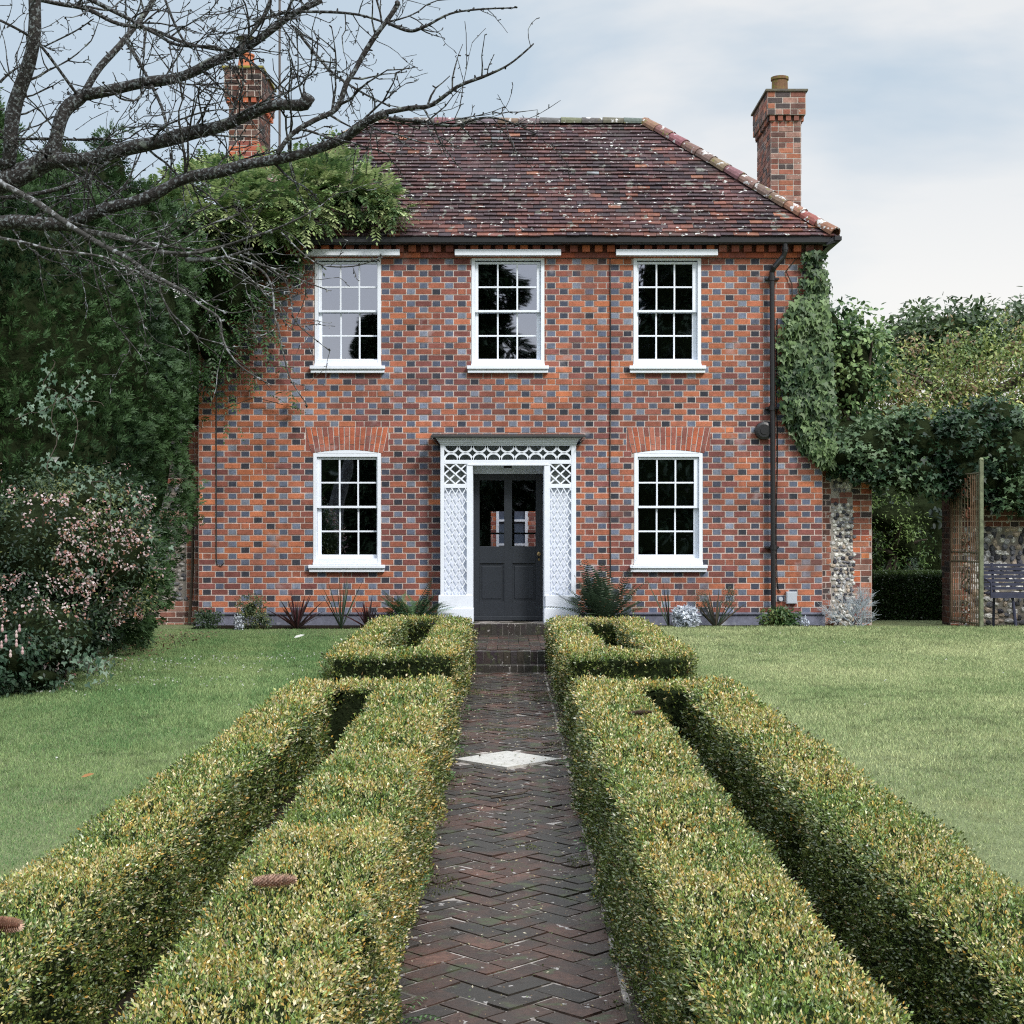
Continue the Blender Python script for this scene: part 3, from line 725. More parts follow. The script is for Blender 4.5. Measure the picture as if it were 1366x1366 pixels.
# ================================================================ BOX HEDGES
def rrect(x0, x1, y0, y1, r, n=6):
    P = []
    for cx, cy, a0 in ((x1-r, y1-r, 0), (x0+r, y1-r, 90), (x0+r, y0+r, 180), (x1-r, y0+r, 270)):
        for i in range(n+1):
            a = R(a0+90*i/n); P.append((cx+r*math.cos(a), cy+r*math.sin(a)))
    return np.array(P)
def resample(P, n):
    Q = np.vstack([P, P[:1]]); d = np.r_[0, np.cumsum(np.linalg.norm(np.diff(Q, axis=0), axis=1))]
    t = np.linspace(0, d[-1], n, endpoint=False); return np.stack([np.interp(t, d, Q[:, k]) for k in (0, 1)], 1)
def segdist(p, P):
    Q = np.roll(P, -1, 0); best = np.full(len(p), 1e9); bn = np.zeros((len(p), 2))
    for a, c in zip(P, Q):
        d = c-a; t = np.clip(((p-a)@d)/(d@d+1e-12), 0, 1); q = a+t[:, None]*d; e = np.linalg.norm(p-q, axis=1)
        m = e < best; best[m] = e[m]; bn[m] = (q-p)[m]
    return best, nrm(bn)
def inside(p, P):
    Q = np.roll(P, -1, 0); r = np.zeros(len(p), bool)
    for a, c in zip(P, Q):
        cond = (a[1] > p[:, 1]) != (c[1] > p[:, 1])
        xi = (c[0]-a[0])*(p[:, 1]-a[1])/(c[1]-a[1]+1e-12)+a[0]; r ^= cond & (p[:, 0] < xi)
    return r
GRN = np.array([(.085, .165, .032), (.135, .215, .042), (.055, .115, .028), (.19, .27, .06)])
TIP = np.array([(.54, .42, .12), (.64, .50, .24), (.50, .27, .05), (.64, .54, .34), (.36, .39, .10)])
def hedge(label, outer, hole, top, zb, seed, topyel=.5, sideyel=.12, path_side=0, hrad=.055):
    root = empty('box_hedge', label, 'hedge', 'clipped box hedges along the brick path')
    L = Leaves(); ymax = outer[:, 1].max(); ymin = outer[:, 1].min()
    x0, x1 = outer[:, 0].min(), outer[:, 0].max()
    K = 1.0
    size = lambda Y: np.clip(.0122*np.maximum(1, np.asarray(Y)/5.2)**.9, .0122, .0225)
    dens = lambda Y: K*1.9/(size(Y)**2*.62)
    dmax = dens(ymin+.0)
    def hz_(x, y): 
        P = np.stack([x, y, 0*x], 1); return top+.022*wob(P, 2.2, seed)+.013*wob(P, 7, seed+1)
    def sprigs(P, Ax, Nn, frac, wid, side_shade=1.0):
        """tufts of four leaves sharing an age, so that colour comes in shoots"""
        n = len(P); cl = wob(P, 4.0, seed+2)*.5+wob(P, 15, seed+3)*.65+wob(P, 1.1, seed+8)*.25
        pr = np.clip(frac*(1+1.15*cl), .02, .92); young = rng.random(n) < pr
        base = GRN[rng.integers(0, 4, n)]*rng.uniform(.75, 1.25, (n, 1))*side_shade; tip = TIP[rng.integers(0, 5, n)]
        dead = rng.random(n) < .012; base[dead] = (.16, .10, .05)
        for k in range(4):
            t = np.where(young, rng.uniform(.35, 1, n)*(1 if k > 0 else .4), rng.uniform(0, .12, n)); S = size(P[:, 1])*rng.uniform(.75, 1.3, n)
            L.add(P+Ax*(S*(.55*k-.6))[:, None]+rdir(n)*(S*.35)[:, None], Ax+rdir(n)*.75, rdir(n)+Nn*.5, S, S*wid, jit(mixc2(base, tip, t), .22), KITE)
    # top
    A = (x1-x0)*(ymax-ymin); n = int(A*dmax/4)
    p = np.stack([rng.uniform(x0, x1, n), rng.uniform(ymin, ymax, n)], 1); keep = rng.random(n) < dens(p[:, 1])/dmax; p = p[keep]
    m = inside(p, outer) & ~inside(p, hole); p = p[m]
    d1, n1 = segdist(p, outer); d2, n2 = segdist(p, hole); use = d1 < d2; d = np.where(use, d1, d2); nn2 = np.where(use[:, None], n1, n2)
    r = hrad; e = np.clip(1-d/r, 0, 1); drop = r*(1-np.sqrt(np.clip(1-e*e, 0, 1)))
    P = np.stack([p[:, 0], p[:, 1], hz_(p[:, 0], p[:, 1])-drop-rng.uniform(0, .03, len(p))], 1)
    Nn = nrm(np.concatenate([nn2*e[:, None], np.ones((len(p), 1))*(1.05-e[:, None]*.6)], 1))
    sprigs(P, nrm(Nn+rdir(len(P))*.40), Nn, topyel, .46)
    # stray shoots standing above the clipped surface
    q = rng.random(len(P)) < .03; sprigs(P[q]+np.array([0, 0, .03]), nrm(Nn[q]+rdir(q.sum())*.3), Nn[q], .25, .42)
    # sides
    for Pl, sg in ((outer, 1), (hole, -1)):
        Q = np.roll(Pl, -1, 0)
        for a, c in zip(Pl, Q):
            l = np.linalg.norm(c-a)
            if l < 1e-4: continue
            dd = (c-a)/l; no = np.array([dd[1], -dd[0]])*sg; h = top-zb
            if max(a[1], c[1]) < 1.3: continue
            nn_ = int(l*h*dens(min(a[1], c[1]))*.95/4)
            if nn_ < 1: continue
            t = rng.random(nn_); y = a[1]+t*(c[1]-a[1]); keep = rng.random(nn_) < dens(y)/dens(min(a[1], c[1])); t = t[keep]
            if len(t) == 0: continue
            q = a+t[:, None]*(c-a); v = rng.random(len(t))**.9; z = top-v*h
            e = np.clip(1-(top-z)/r, 0, 1); ins = r*(1-np.sqrt(np.clip(1-e*e, 0, 1)))
            P0 = np.stack([q[:, 0], q[:, 1], z], 1); bul = .034*wob(P0, 2.6, seed+4)+.022*wob(P0, 8, seed+5)+(.014*np.sin(v*3.1) if sg > 0 else 0)
            off = bul-ins-rng.uniform(0, .055, len(t))+(.065*v if (top < .5 and path_side and sg > 0 and abs(no[0]*path_side-1) < .3) else 0)
            P = P0.copy(); P[:, :2] += no*off[:, None]; P[:, 2] += hz_(P[:, 0], P[:, 1])-top
            No = np.concatenate([np.tile(no, (len(P), 1)), np.full((len(P), 1), .35)], 1)
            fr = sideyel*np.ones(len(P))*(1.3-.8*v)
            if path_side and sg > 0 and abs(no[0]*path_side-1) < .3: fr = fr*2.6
            sprigs(P, nrm(No*.8+np.array([0, 0, .35])+rdir(len(P))*.55), No, fr, .5, .5)  # side leaf colour darkened to imitate shade on the upright faces
    L.build('foliage', M_boxleaf, root)
    # inner woody core
    b = MB(); n = 160; O = resample(outer, n); H = []
    for o in O:
        pass
    H = resample(hole, n)
    # match start points
    k0 = np.argmin(np.linalg.norm(H-O[0], axis=1)); H = np.roll(H, -k0, 0)
    def inset(Pl, amt):
        c = (np.roll(Pl, -1, 0)-np.roll(Pl, 1, 0)); c = nrm(c); return Pl-np.stack([c[:, 1], -c[:, 0]], 1)*amt
    O2, H2 = inset(O, .055), inset(H, -.055)
    zt = top-.06
    for i in range(n):
        j = (i+1) % n
        b.poly([(*O2[i], zt), (*O2[j], zt), (*H2[j], zt), (*H2[i], zt)])
        b.poly([(*O2[i], zb-.02), (*O2[j], zb-.02), (*O2[j], zt), (*O2[i], zt)]); b.poly([(*H2[i], zt), (*H2[j], zt), (*H2[j], zb-.02), (*H2[i], zb-.02)])
    b.build('woody_core', M_core, root)
    return root
def mixc2(a, b, t): return a*(1-t[:, None])+b*t[:, None]
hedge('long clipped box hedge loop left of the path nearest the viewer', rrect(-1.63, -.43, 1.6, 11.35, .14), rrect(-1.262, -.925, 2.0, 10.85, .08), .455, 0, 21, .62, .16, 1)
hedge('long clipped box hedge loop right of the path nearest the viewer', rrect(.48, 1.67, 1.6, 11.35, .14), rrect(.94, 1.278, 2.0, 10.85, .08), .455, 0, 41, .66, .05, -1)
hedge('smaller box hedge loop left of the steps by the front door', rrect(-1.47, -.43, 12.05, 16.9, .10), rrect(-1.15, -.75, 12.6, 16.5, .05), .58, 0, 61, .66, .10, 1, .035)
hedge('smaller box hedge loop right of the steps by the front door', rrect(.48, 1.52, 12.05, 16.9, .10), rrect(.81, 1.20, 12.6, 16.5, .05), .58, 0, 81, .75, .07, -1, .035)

# ================================================================ GRASS
def blades():
    for s_ in (-1, 1):
        n = 560000; Y = 4.3+(19.2-4.3)*rng.random(n)**.85
        xin = np.where(Y < 11.6, 1.60, np.where(Y < 12.0, 1.42, np.where(Y < 16.9, 1.50, 1.0)))
        xo = np.where(np.full(n, s_) < 0, np.minimum(.36*Y+.9, 5.6), .36*Y+1.4)
        m = xo > xin; Y = Y[m]; xin = xin[m]; xo = xo[m]; t = rng.random(len(Y)); X = s_*(xin+(xo-xin)*t)
        wgt = (xo-xin)/np.maximum(xo.max(), .1)/(.25+Y/19)**1.2; keep = rng.random(len(Y)) < wgt*1.15; X, Y = X[keep], Y[keep]
        P = np.stack([X, Y, LAWN+.035*np.sin(Y*.7+s_)-.004], 1)
        sc = np.clip(Y/7, .8, 1.9)
        pt = wob(P, 1.3, 5)*.5+wob(P, 4.5, 6)*.4
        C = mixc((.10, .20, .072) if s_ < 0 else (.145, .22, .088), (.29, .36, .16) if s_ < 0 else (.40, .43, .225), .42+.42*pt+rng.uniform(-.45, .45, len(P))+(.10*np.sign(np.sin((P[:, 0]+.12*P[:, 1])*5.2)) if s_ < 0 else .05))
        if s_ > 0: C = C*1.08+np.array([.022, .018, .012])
        dark = (wob(P, 11, 9)+.5*wob(P, 2, 19) > 1.0); C[dark] *= .72
        U = np.stack([rng.normal(0, .55, len(P)), rng.normal(0, .55, len(P)), np.ones(len(P))], 1)
        L = Leaves(); h = rng.uniform(.012, .030, len(P))*np.clip(sc, .8, 1.3); h *= np.where(wob(P, 6, 12) > .9, 1.5, 1)
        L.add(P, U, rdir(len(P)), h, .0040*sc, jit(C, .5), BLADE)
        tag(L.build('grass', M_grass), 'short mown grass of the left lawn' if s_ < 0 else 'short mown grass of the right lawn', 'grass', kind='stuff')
blades()
# clover flowers and daisies in the left lawn
n = 300; t = rng.random(n); X = -4.0+2.2*rng.random(n)**1.9; Y = 11.2+3.2*rng.random(n)+.4*(X+4)
X2 = rng.uniform(-5, -1.8, 16); Y2 = rng.uniform(7, 18, 16); X = np.r_[X, X2]; Y = np.r_[Y, Y2]
X3 = rng.uniform(1.9, 6, 18); Y3 = rng.uniform(7, 19, 18); X = np.r_[X, X3]; Y = np.r_[Y, Y3]
P = np.stack([X, Y, np.full(len(X), LAWN+.045)], 1); L = Leaves()
for k in range(3): L.add(P, rdir(len(P))*.6+np.array([0, -.3, .3]), rdir(len(P))+np.array([0, -1, 1]), .013, .013, np.tile((.55, .56, .52), (len(P), 1)))
tag(L.build('lawn_flowers', M_petal), 'scattered white clover heads in the lawn', 'flowers', kind='stuff')

# ================================================================ FOLIAGE
def E(px, py, Y, rx, ry, rd):
    c = PX(px, py, Y); s = F/Y; return (c, np.array([rx/s, rd, ry/s]))
def shell_points(ells, dens, back=-.25, zmin=LAWN):
    out = []
    for i, (c, r) in enumerate(ells):
        a = 4*math.pi*((r[0]*r[1])**1.6/3+(r[0]*r[2])**1.6/3+(r[1]*r[2])**1.6/3)**(1/1.6); n = int(a*dens)
        u = rdir(n); P = c+u*r; Nn = nrm(u/r)
        k = (Nn@np.array([0, -1, .0]) > back) | (Nn[:, 2] > .6)
        for j, (c2, r2) in enumerate(ells):
            if j != i: k &= (((P-c2)/r2)**2).sum(1) > .86
        k &= P[:, 2] > zmin
        out.append((P[k], Nn[k]))
    return np.concatenate([o[0] for o in out]), np.concatenate([o[1] for o in out])
def cores(ells, name, parent, k=.86, m=None):
    import bmesh
    bm = bmesh.new()
    for c, r in ells:
        M_ = Matrix.Translation(Vector(c)) @ Matrix.Diagonal(Vector((*(np.array(r)*k), 1)))
        bmesh.ops.create_icosphere(bm, subdivisions=3, radius=1, matrix=M_)
    for v in bm.verts:
        p = np.array([v.co[:]]); v.co += v.normal*0+Vector((wob(p, 4, 1)[0], wob(p, 4, 2)[0], wob(p, 4, 3)[0]))*.06
    me = bpy.data.meshes.new(name); bm.to_mesh(me); bm.free(); me.materials.append(m or M_core)
    return link(bpy.data.objects.new(name, me), parent)
def trunk(name, pts, rads, parent, m=None, n=9):
    b = MB(); b.tube(pts, rads, n); return b.build(name, m or M_darkbark, parent, smooth=True)

# ---- yew hedge-tree, left
yew = empty('yew_tree', 'tall dark yew filling the left edge beside the house', 'tree')
YE = [E(60, 500, 15.5, 145, 225, 2.0), E(145, 570, 17.2, 80, 220, 1.6), E(90, 350, 16.6, 105, 100, 1.3), E(80, 240, 17.3, 26, 48, .5), E(5, 250, 16.8, 30, 50, .5), E(215, 320, 18, 26, 40, .5), E(150, 225, 17.8, 20, 40, .4), E(140, 770, 16.4, 42, 100, 1.2), E(175, 430, 17.6, 65, 130, 1.2),
      E(60, 700, 14.8, 150, 190, 1.7), E(120, 262, 17.5, 32, 50, .6), E(40, 285, 17, 45, 50, .7), E(178, 300, 17.8, 34, 52, .6), E(-120, 420, 15, 160, 320, 2.2), E(178, 530, 18, 34, 110, .9)]
P, Nn = shell_points(YE, 330); 
bump_ = .22*wob(P, 2.8, 31)+.13*wob(P, 6.5, 32)+.05*rng.normal(size=len(P)); P = P+Nn*bump_[:, None]
n = len(P); L = Leaves()
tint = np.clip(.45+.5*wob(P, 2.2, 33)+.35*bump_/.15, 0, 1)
A0 = nrm(Nn*.75+np.array([0, 0, .25])+rdir(n)*.55); sideN = nrm(np.cross(A0, rdir(n)))
for k in range(9):
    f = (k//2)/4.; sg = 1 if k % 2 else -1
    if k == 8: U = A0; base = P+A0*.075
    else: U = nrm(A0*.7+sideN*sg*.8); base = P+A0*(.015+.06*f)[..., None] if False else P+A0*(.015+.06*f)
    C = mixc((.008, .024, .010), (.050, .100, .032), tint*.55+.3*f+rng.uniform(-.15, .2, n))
    L.add(base, U+rdir(n)*.15, np.cross(sideN, A0)+rdir(n)*.3, rng.uniform(.05, .085, n)*(1-.3*f), .016, C, KITE)
L.build('foliage', M_needle, yew); cores(YE, 'inner_branches', yew, .9)
tp = PX(60, 830, 16.5); trunk('trunk', [(tp[0], 16.5, .2), (tp[0]-.1, 16.6, 1.5), (tp[0], 16.6, 3.6)], [.3, .24, .12], yew)

# ---- generic broadleaf crown
def crown(ells, ncl, rc, nl, size, cols, asp=.55, shape=OVAL, out_=.0, zmin=LAWN, flat=.75, jitc=.25, seed=0, droop=.35, back=-.35):
    """clumps of leaves spread through and over ellipsoids"""
    vol = np.array([r[0]*r[2] for c, r in ells]); vol = vol/vol.sum(); CC = []
    for (c, r), v in zip(ells, vol):
        m = max(3, int(ncl*v)); u = rdir(m); q = (rng.random(m)**.28)[:, None]; CC.append(c+u*r*q)
    CC = np.concatenate(CC); CC = CC[CC[:, 2] > zmin]; m = len(CC)
    cen = sum(c*v for (c, r), v in zip(ells, vol)); 
    rr = rng.uniform(.55, 1.25, m)*rc
    u = rdir(m*nl).reshape(m, nl, 3); u[..., 2] *= flat; q = rng.random((m, nl, 1))**.4
    P = (CC[:, None]+u*q*rr[:, None, None]).reshape(-1, 3); u = u.reshape(-1, 3)
    ct = np.repeat(np.clip(.5+.45*wob(CC, 2.5, seed+50)+rng.uniform(-.3, .3, m), 0, 1), nl)
    k = P[:, 2] > zmin; P, u, ct = P[k], u[k], ct[k]; n = len(P)
    Nn = nrm(u*.6+np.array([0, -.25, .75])+rdir(n)*.55); U = nrm(u*.8+rdir(n)*.7-np.array([0, 0, droop]))
    cols = np.array(cols); i = np.clip(ct*len(cols)+rng.uniform(-.8, .8, n), 0, len(cols)-1e-3).astype(int)
    S = size*rng.uniform(.65, 1.3, n); L = Leaves(); L.add(P, U, Nn, S, S*asp, jit(cols[i], jitc), shape); return L, CC
def limbs(base, CC, k, r0, parent, name='limb', m=None, seed=3):
    rs = np.random.default_rng(seed); idx = rs.choice(len(CC), min(k, len(CC)), replace=False); base = np.array(base, float)
    for j, i in enumerate(idx):
        q = CC[i]; mid = (base+q)/2+rs.normal(0, .12, 3)*np.linalg.norm(q-base)*.5+np.array([0, 0, .05]); t = np.linspace(0, 1, 7)[:, None]
        pts = (1-t)**2*base+2*t*(1-t)*mid+t*t*q; b = MB(); b.tube(pts, np.linspace(r0*.55, r0*.08, 7), 6); b.build(name, m or M_darkbark, parent, smooth=True)

# ---- trees to the right, behind the garden wall
def tree(name, label, ells, base, ncl, rc, nl, size, cols, k=8, r0=.12, core=0, group=None, **kw):
    o = empty(name, label, 'tree', group); L, CC = crown(ells, ncl, rc, nl, size, cols, **kw); L.build('crown', M_leaf, o)
    top = np.mean(CC, 0); top[2] = np.percentile(CC[:, 2], 30); pts = [np.array(base, float), np.array([base[0], base[1], (base[2]+top[2])/2])+rng.normal(0, .05, 3), top]
    trunk('trunk', pts, [r0, r0*.8, r0*.5], o); limbs(top, CC, k, r0, o, seed=len(label))
    if core: cores(ells, 'inner_branches', o, core)
    return o
tree('lime_tree', 'dark blue-green broadleaf tree just right of the ivy-covered house corner', [E(1135, 500, 22.6, 48, 95, .7), E(1108, 440, 22.4, 22, 55, .4), E(1155, 470, 22.8, 25, 45, .4), E(1130, 590, 22.2, 60, 50, .6)],
     (5.1, 22.6, .2), 190, .24, 26, .085, [(.025, .065, .022), (.06, .12, .04), (.11, .19, .07), (.20, .29, .11)], shape=OVAL, asp=.75, seed=1, core=.55)
tree('cherry_tree', 'spreading olive-green tree with rusty tinges above the garden gateway', [E(1240, 500, 24, 85, 62, 1.0), E(1330, 490, 24, 80, 70, 1.0), E(1215, 560, 23.5, 80, 45, .8), E(1300, 570, 23.5, 90, 45, .8), E(1400, 500, 24.2, 80, 80, 1.0), E(1180, 520, 23.8, 50, 60, .7), E(1270, 540, 24, 130, 50, 1.0)],
     (7.1, 24.2, .2), 800, .25, 26, .075, [(.07, .12, .03), (.14, .20, .05), (.23, .28, .08), (.18, .12, .06), (.38, .38, .13), (.15, .22, .06)], shape=KITE, asp=.5, seed=2, droop=.6, k=14)
tree('oak_tree', 'distant dark round-topped tree rising behind the olive-green tree', [E(1255, 450, 36, 70, 48, 2.), E(1215, 470, 36, 40, 50, 1.5), E(1300, 455, 36, 40, 42, 1.5)],
     (10.3, 36, 0), 260, .5, 26, .15, [(.025, .05, .018), (.045, .08, .028), (.07, .11, .04)], seed=3, core=.5, group='far trees behind the garden')
tree('oak_tree', 'distant paler tree at the right edge behind the garden wall', [E(1365, 450, 38, 42, 52, 2.), E(1420, 430, 38, 60, 60, 2.)],
     (13.3, 38, 0), 200, .5, 26, .15, [(.05, .08, .04), (.08, .12, .06), (.11, .15, .08)], seed=4, core=.5, group='far trees behind the garden')
tree('shrub_tree', 'dark leafy shrub far back seen through the gateway', [E(1210, 720, 28, 110, 110, 1.2), E(1300, 650, 28, 120, 120, 1.2), E(1400, 640, 28, 120, 140, 1.2), E(1120, 640, 29, 100, 120, 1.)],
     (7.2, 28, 0), 420, .35, 22, .12, [(.010, .022, .012), (.02, .04, .02), (.035, .06, .03)], seed=5, core=.8)
tree('maple_shrub', 'bright green feathery shrub seen through the gateway', [E(1188, 690, 23.4, 45, 34, .5), E(1200, 735, 23.6, 45, 40, .5)],
     (5.9, 23.5, .1), 120, .16, 26, .06, [(.04, .09, .025), (.08, .15, .035), (.16, .24, .07)], seed=6, shape=KITE, asp=.3, core=.6)
tree('conifer_shrub', 'small pointed grey-green conifer above the hedge beyond the gateway', [E(1218, 772, 22.9, 10, 34, .12)], (6.2, 22.9, .1), 60, .05, 20, .03, [(.05, .08, .06), (.09, .12, .09)], k=2, r0=.03, seed=7, shape=KITE, asp=.3)
tree('laurel_tree', 'dark laurel standing behind the left garden wall beside the house', [E(225, 520, 24, 90, 130, 1.2), E(150, 620, 24, 90, 130, 1.2), E(250, 640, 24, 50, 110, .8)], (-5.5, 24, .1), 260, .3, 22, .1, [(.012, .028, .012), (.025, .05, .02)], seed=8, core=.8)
# trees behind the viewer, seen only as reflections in the panes
for (x, y, h_, r_, lb) in ((-4.7, -12, 8.4, 1.0, 'slim low conifer behind the viewer, mirrored in the left upstairs window'), (-1.3, -12, 16, 2.6, 'tall dark conifer behind the viewer, mirrored in the middle upstairs window'), (6.2, -13, 18, 4.0, 'broad dark conifer behind the viewer, mirrored in the right upstairs window')):
    o = empty('conifer_tree', lb, 'tree', 'conifers behind the viewer'); n = 5200; t = rng.random(n)**.8; a = rng.random(n)*6.28
    rad = r_*(1-t)**.6*(.75+.3*np.sin(t*46)+.12*np.sin(a*5)); P = np.stack([x+rad*np.cos(a), y+rad*np.sin(a), .6+t*h_], 1); L = Leaves()
    U = np.stack([np.cos(a), np.sin(a), np.full(n, -.35)], 1)
    for k in range(3): L.add(P, U+rdir(n)*.5, rdir(n)*.6+np.array([0, 0, 1]), .55, .14, jit(np.tile((.02, .035, .016), (n, 1)), .4))
    L.build('crown', M_needle, o); trunk('trunk', [(x, y, 0), (x, y, h_*.5), (x, y, h_)], [.35, .22, .04], o)
    b = MB(); b.lathe(x, y, [(r_*.55, .8), (r_*.5, h_*.3), (r_*.3, h_*.65), (.05, h_*.95)], 12); b.build('inner_branches', M_core, o)
tree('garden_tree', 'leafy tree behind the viewer, mirrored in the ground-floor windows', [(np.array([-9., -14, 3.0]), np.array([5., 2, 2.7])), (np.array([-5., -14.5, 2.6]), np.array([3., 2, 3.2])), (np.array([5.5, -14.5, 2.6]), np.array([3., 2, 3.4])), (np.array([1, -15, 2.2]), np.array([5., 2, 2.4])), (np.array([10., -14, 3.2]), np.array([5., 2, 3.0]))], (0, -14, 0), 260, .7, 22, .3, [(.02, .04, .015), (.04, .07, .02)], seed=9, core=.75)

# ---- ivy on the house corner
ivy = empty('ivy', 'ivy climbing the right corner of the house', 'climbing plant')
yk = [335, 350, 375, 400, 420, 450, 500, 545, 575, 600, 622]; xl = [1070, 1068, 1066, 1058, 1044, 1036, 1034, 1040, 1052, 1068, 1094]; xr = [1098, 1100, 1101, 1101, 1102, 1104, 1107, 1110, 1110, 1110, 1108]
n = 3300; y = rng.uniform(336, 622, n); a, c = np.interp(y, yk, xl), np.interp(y, yk, xr); edge = rng.random(n); x = a+(c-a)*edge
keep = (rng.random(n) < np.clip((y-335)/90, .30, 1)) & (rng.random(n) < .25+.75*np.clip((x-a+6*wob(np.stack([x, y, 0*x], 1), .12, 3))/9, 0, 1)); x, y = x[keep], y[keep]; n = len(x)
dep = .05+.09*np.clip((x-np.interp(y, yk, xl))/30, 0, 1)*np.clip((y-360)/80, .1, 1)*(1+.3*wob(np.stack([x, y, 0*x], 1), .1, 4))
P = np.stack([(x-CX)/100, FY-dep-rng.uniform(-.06, .08, n)-.05*wob(np.stack([x, y, 0*x], 1), .14, 14), EYE+(CY-y)/100], 1)
U = np.stack([rng.normal(0, .35, n), np.full(n, -.25), np.full(n, -1.)], 1); Nn = np.stack([rng.normal(.1, .55, n), np.full(n, -1.), np.full(n, .5)+rng.normal(0, .5, n)], 1)
S = rng.uniform(.055, .115, n); C = mixc((.025, .06, .022), (.15, .225, .09), .42+.35*wob(P, 5, 8)+rng.uniform(-.6, .6, n)); L = Leaves(); L.add(P, U, Nn, S, S*1.0, jit(C, .2), IVY)
# wrapping round the corner
m = 900; z = rng.uniform(2.3, 4.9, m); yy = FY+rng.random(m)*.55; P = np.stack([XR+.05+.08*rng.random(m), yy, z], 1)
L.add(P, np.stack([np.full(m, .25), rng.normal(0, .3, m), np.full(m, -1.)], 1), np.stack([np.full(m, 1.), np.full(m, -.5), np.full(m, .5)], 1)+rdir(m)*.3, .08, .08, jit(mixc((.03, .07, .03), (.10, .15, .06), rng.random(m)), .2), IVY)
L.build('foliage', M_leaf, ivy)
b = MB()
for k in range(0):
    x0 = 4.1+.02*k; b.tube([(x0-.5*t+.03*math.sin(9*t+k), FY-.02, .5+(3+.3*k)*t) if False else (x0-(.12*k)*math.sin(t*2.5), FY-.025, 1.6+3.6*t*(1-.1*k)) for t in np.linspace(0, 1, 8)], np.linspace(.014, .004, 8), 5)
b.tube([(fx(1062), FY-.03, fz(345)), (fx(1048), FY-.03, fz(362)), (fx(1056), FY-.03, fz(380)), (fx(1056), FY-.03, fz(410)), (fx(1042), FY-.03, fz(440))], .008, 5)
b.build('stem', M_darkbark, ivy)
# ---- ivy mass on the wall and over the gateway
im = empty('ivy', 'thick dark ivy heaped over the garden wall and gateway', 'climbing plant')
IE = [E(1125, 610, 19.9, 30, 32, .35), E(1165, 605, 19.9, 55, 42, .4), E(1220, 590, 19.9, 60, 48, .45), E(1225, 635, 19.8, 45, 28, .35), E(1285, 600, 19.9, 60, 55, .45), E(1300, 640, 19.75, 50, 34, .35), E(1350, 610, 19.8, 60, 60, .5), E(1365, 655, 19.7, 55, 38, .4), E(1430, 620, 19.9, 70, 70, .5), E(1320, 570, 20.1, 70, 40, .4), E(1180, 628, 19.7, 40, 22, .25)]
L, CC = crown(IE, 620, .16, 24, .075, [(.010, .028, .014), (.022, .055, .024), (.05, .095, .042), (.10, .16, .075)], shape=IVY, asp=.9, seed=11, zmin=1.75)
L.build('foliage', M_leaf, im); cores(IE, 'inner_branches', im, .72)

# ---- wisteria over the left of the house
def fronds(P, D, L, n_l, lsz, cols, drp=.5, leafasp=.36, tipc=None):
    """pinnate leaves: P bases, D directions"""
    n = len(P); D = nrm(D); S = nrm(np.cross(D, np.array([0, 0, 1.])+rdir(n)*.25)); Nn = np.cross(S, D); Nn = np.where(Nn[:, 2:3] < 0, -Nn, Nn)
    lv = Leaves(); cols = np.array(cols); ci = np.clip(rng.random(n)*len(cols), 0, len(cols)-1e-3).astype(int); base = cols[ci]
    for k in range(n_l):
        f = (k//2+1)/(n_l//2+1); sg = 1 if k % 2 else -1
        pos = P+D*(L*f)[:, None]-np.array([0, 0, 1.])*(drp*L*f*f)[:, None]
        dd = nrm(D-np.array([0, 0, 1.])*2*drp*f)
        U = dd if k == n_l-1 else nrm(dd*.55+S*sg*.9-np.array([0, 0, .25]))
        lv.add(pos, U, Nn+rdir(n)*.25, lsz*rng.uniform(.8, 1.2, n)*(1.1-.35*f), lsz*leafasp*rng.uniform(.8, 1.2, n), jit(base, .25), KITE)
    return lv
def merge(a, b):
    a.V += b.V; a.F += [f+a.n for f in b.F]; a.C += b.C; a.n += b.n; return a
wis = empty('wisteria', 'wisteria sprawling over the left roof corner and hanging down the wall', 'climbing plant')
WT_ = [E(465, 262, 19.9, 66, 27, .45), E(430, 250, 20.3, 48, 16, .5), E(370, 275, 19.7, 75, 42, .6), E(512, 283, 19.75, 28, 13, .2), E(280, 290, 19.5, 75, 38, .7), E(215, 300, 19.6, 45, 28, .6), E(425, 222, 20.6, 14, 14, .2), E(300, 260, 20, 40, 26, .5), E(325, 312, 19.5, 75, 26, .5)]
WH_ = [E(240, 350, 19.2, 70, 50, .8), E(300, 390, 19.5, 70, 55, .45), E(240, 440, 19.4, 55, 75, .6), E(350, 345, 19.6, 60, 26, .3), E(240, 515, 19.4, 32, 50, .35), E(285, 455, 19.65, 34, 50, .22)]
def wpoints(ells, dens, zmin=.3):
    P, Nn = shell_points(ells, dens, -.5, zmin); P = P+Nn*(.20*wob(P, 4.2, 61)+.06*rng.normal(size=len(P)))[:, None]-Nn*rng.uniform(0, .12, (len(P), 1)); return P, Nn
P, Nn = wpoints(WT_, 170); n = len(P)
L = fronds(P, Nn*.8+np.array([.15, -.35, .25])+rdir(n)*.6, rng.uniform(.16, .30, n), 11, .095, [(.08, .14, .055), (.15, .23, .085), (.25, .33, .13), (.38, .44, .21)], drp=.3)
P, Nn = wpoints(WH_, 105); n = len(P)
L = merge(L, fronds(P, Nn*.6+np.array([.1, -.35, -.2])+rdir(n)*.6, rng.uniform(.16, .30, n), 11, .075, [(.018, .045, .014), (.03, .07, .02), (.045, .10, .03)], drp=.6))
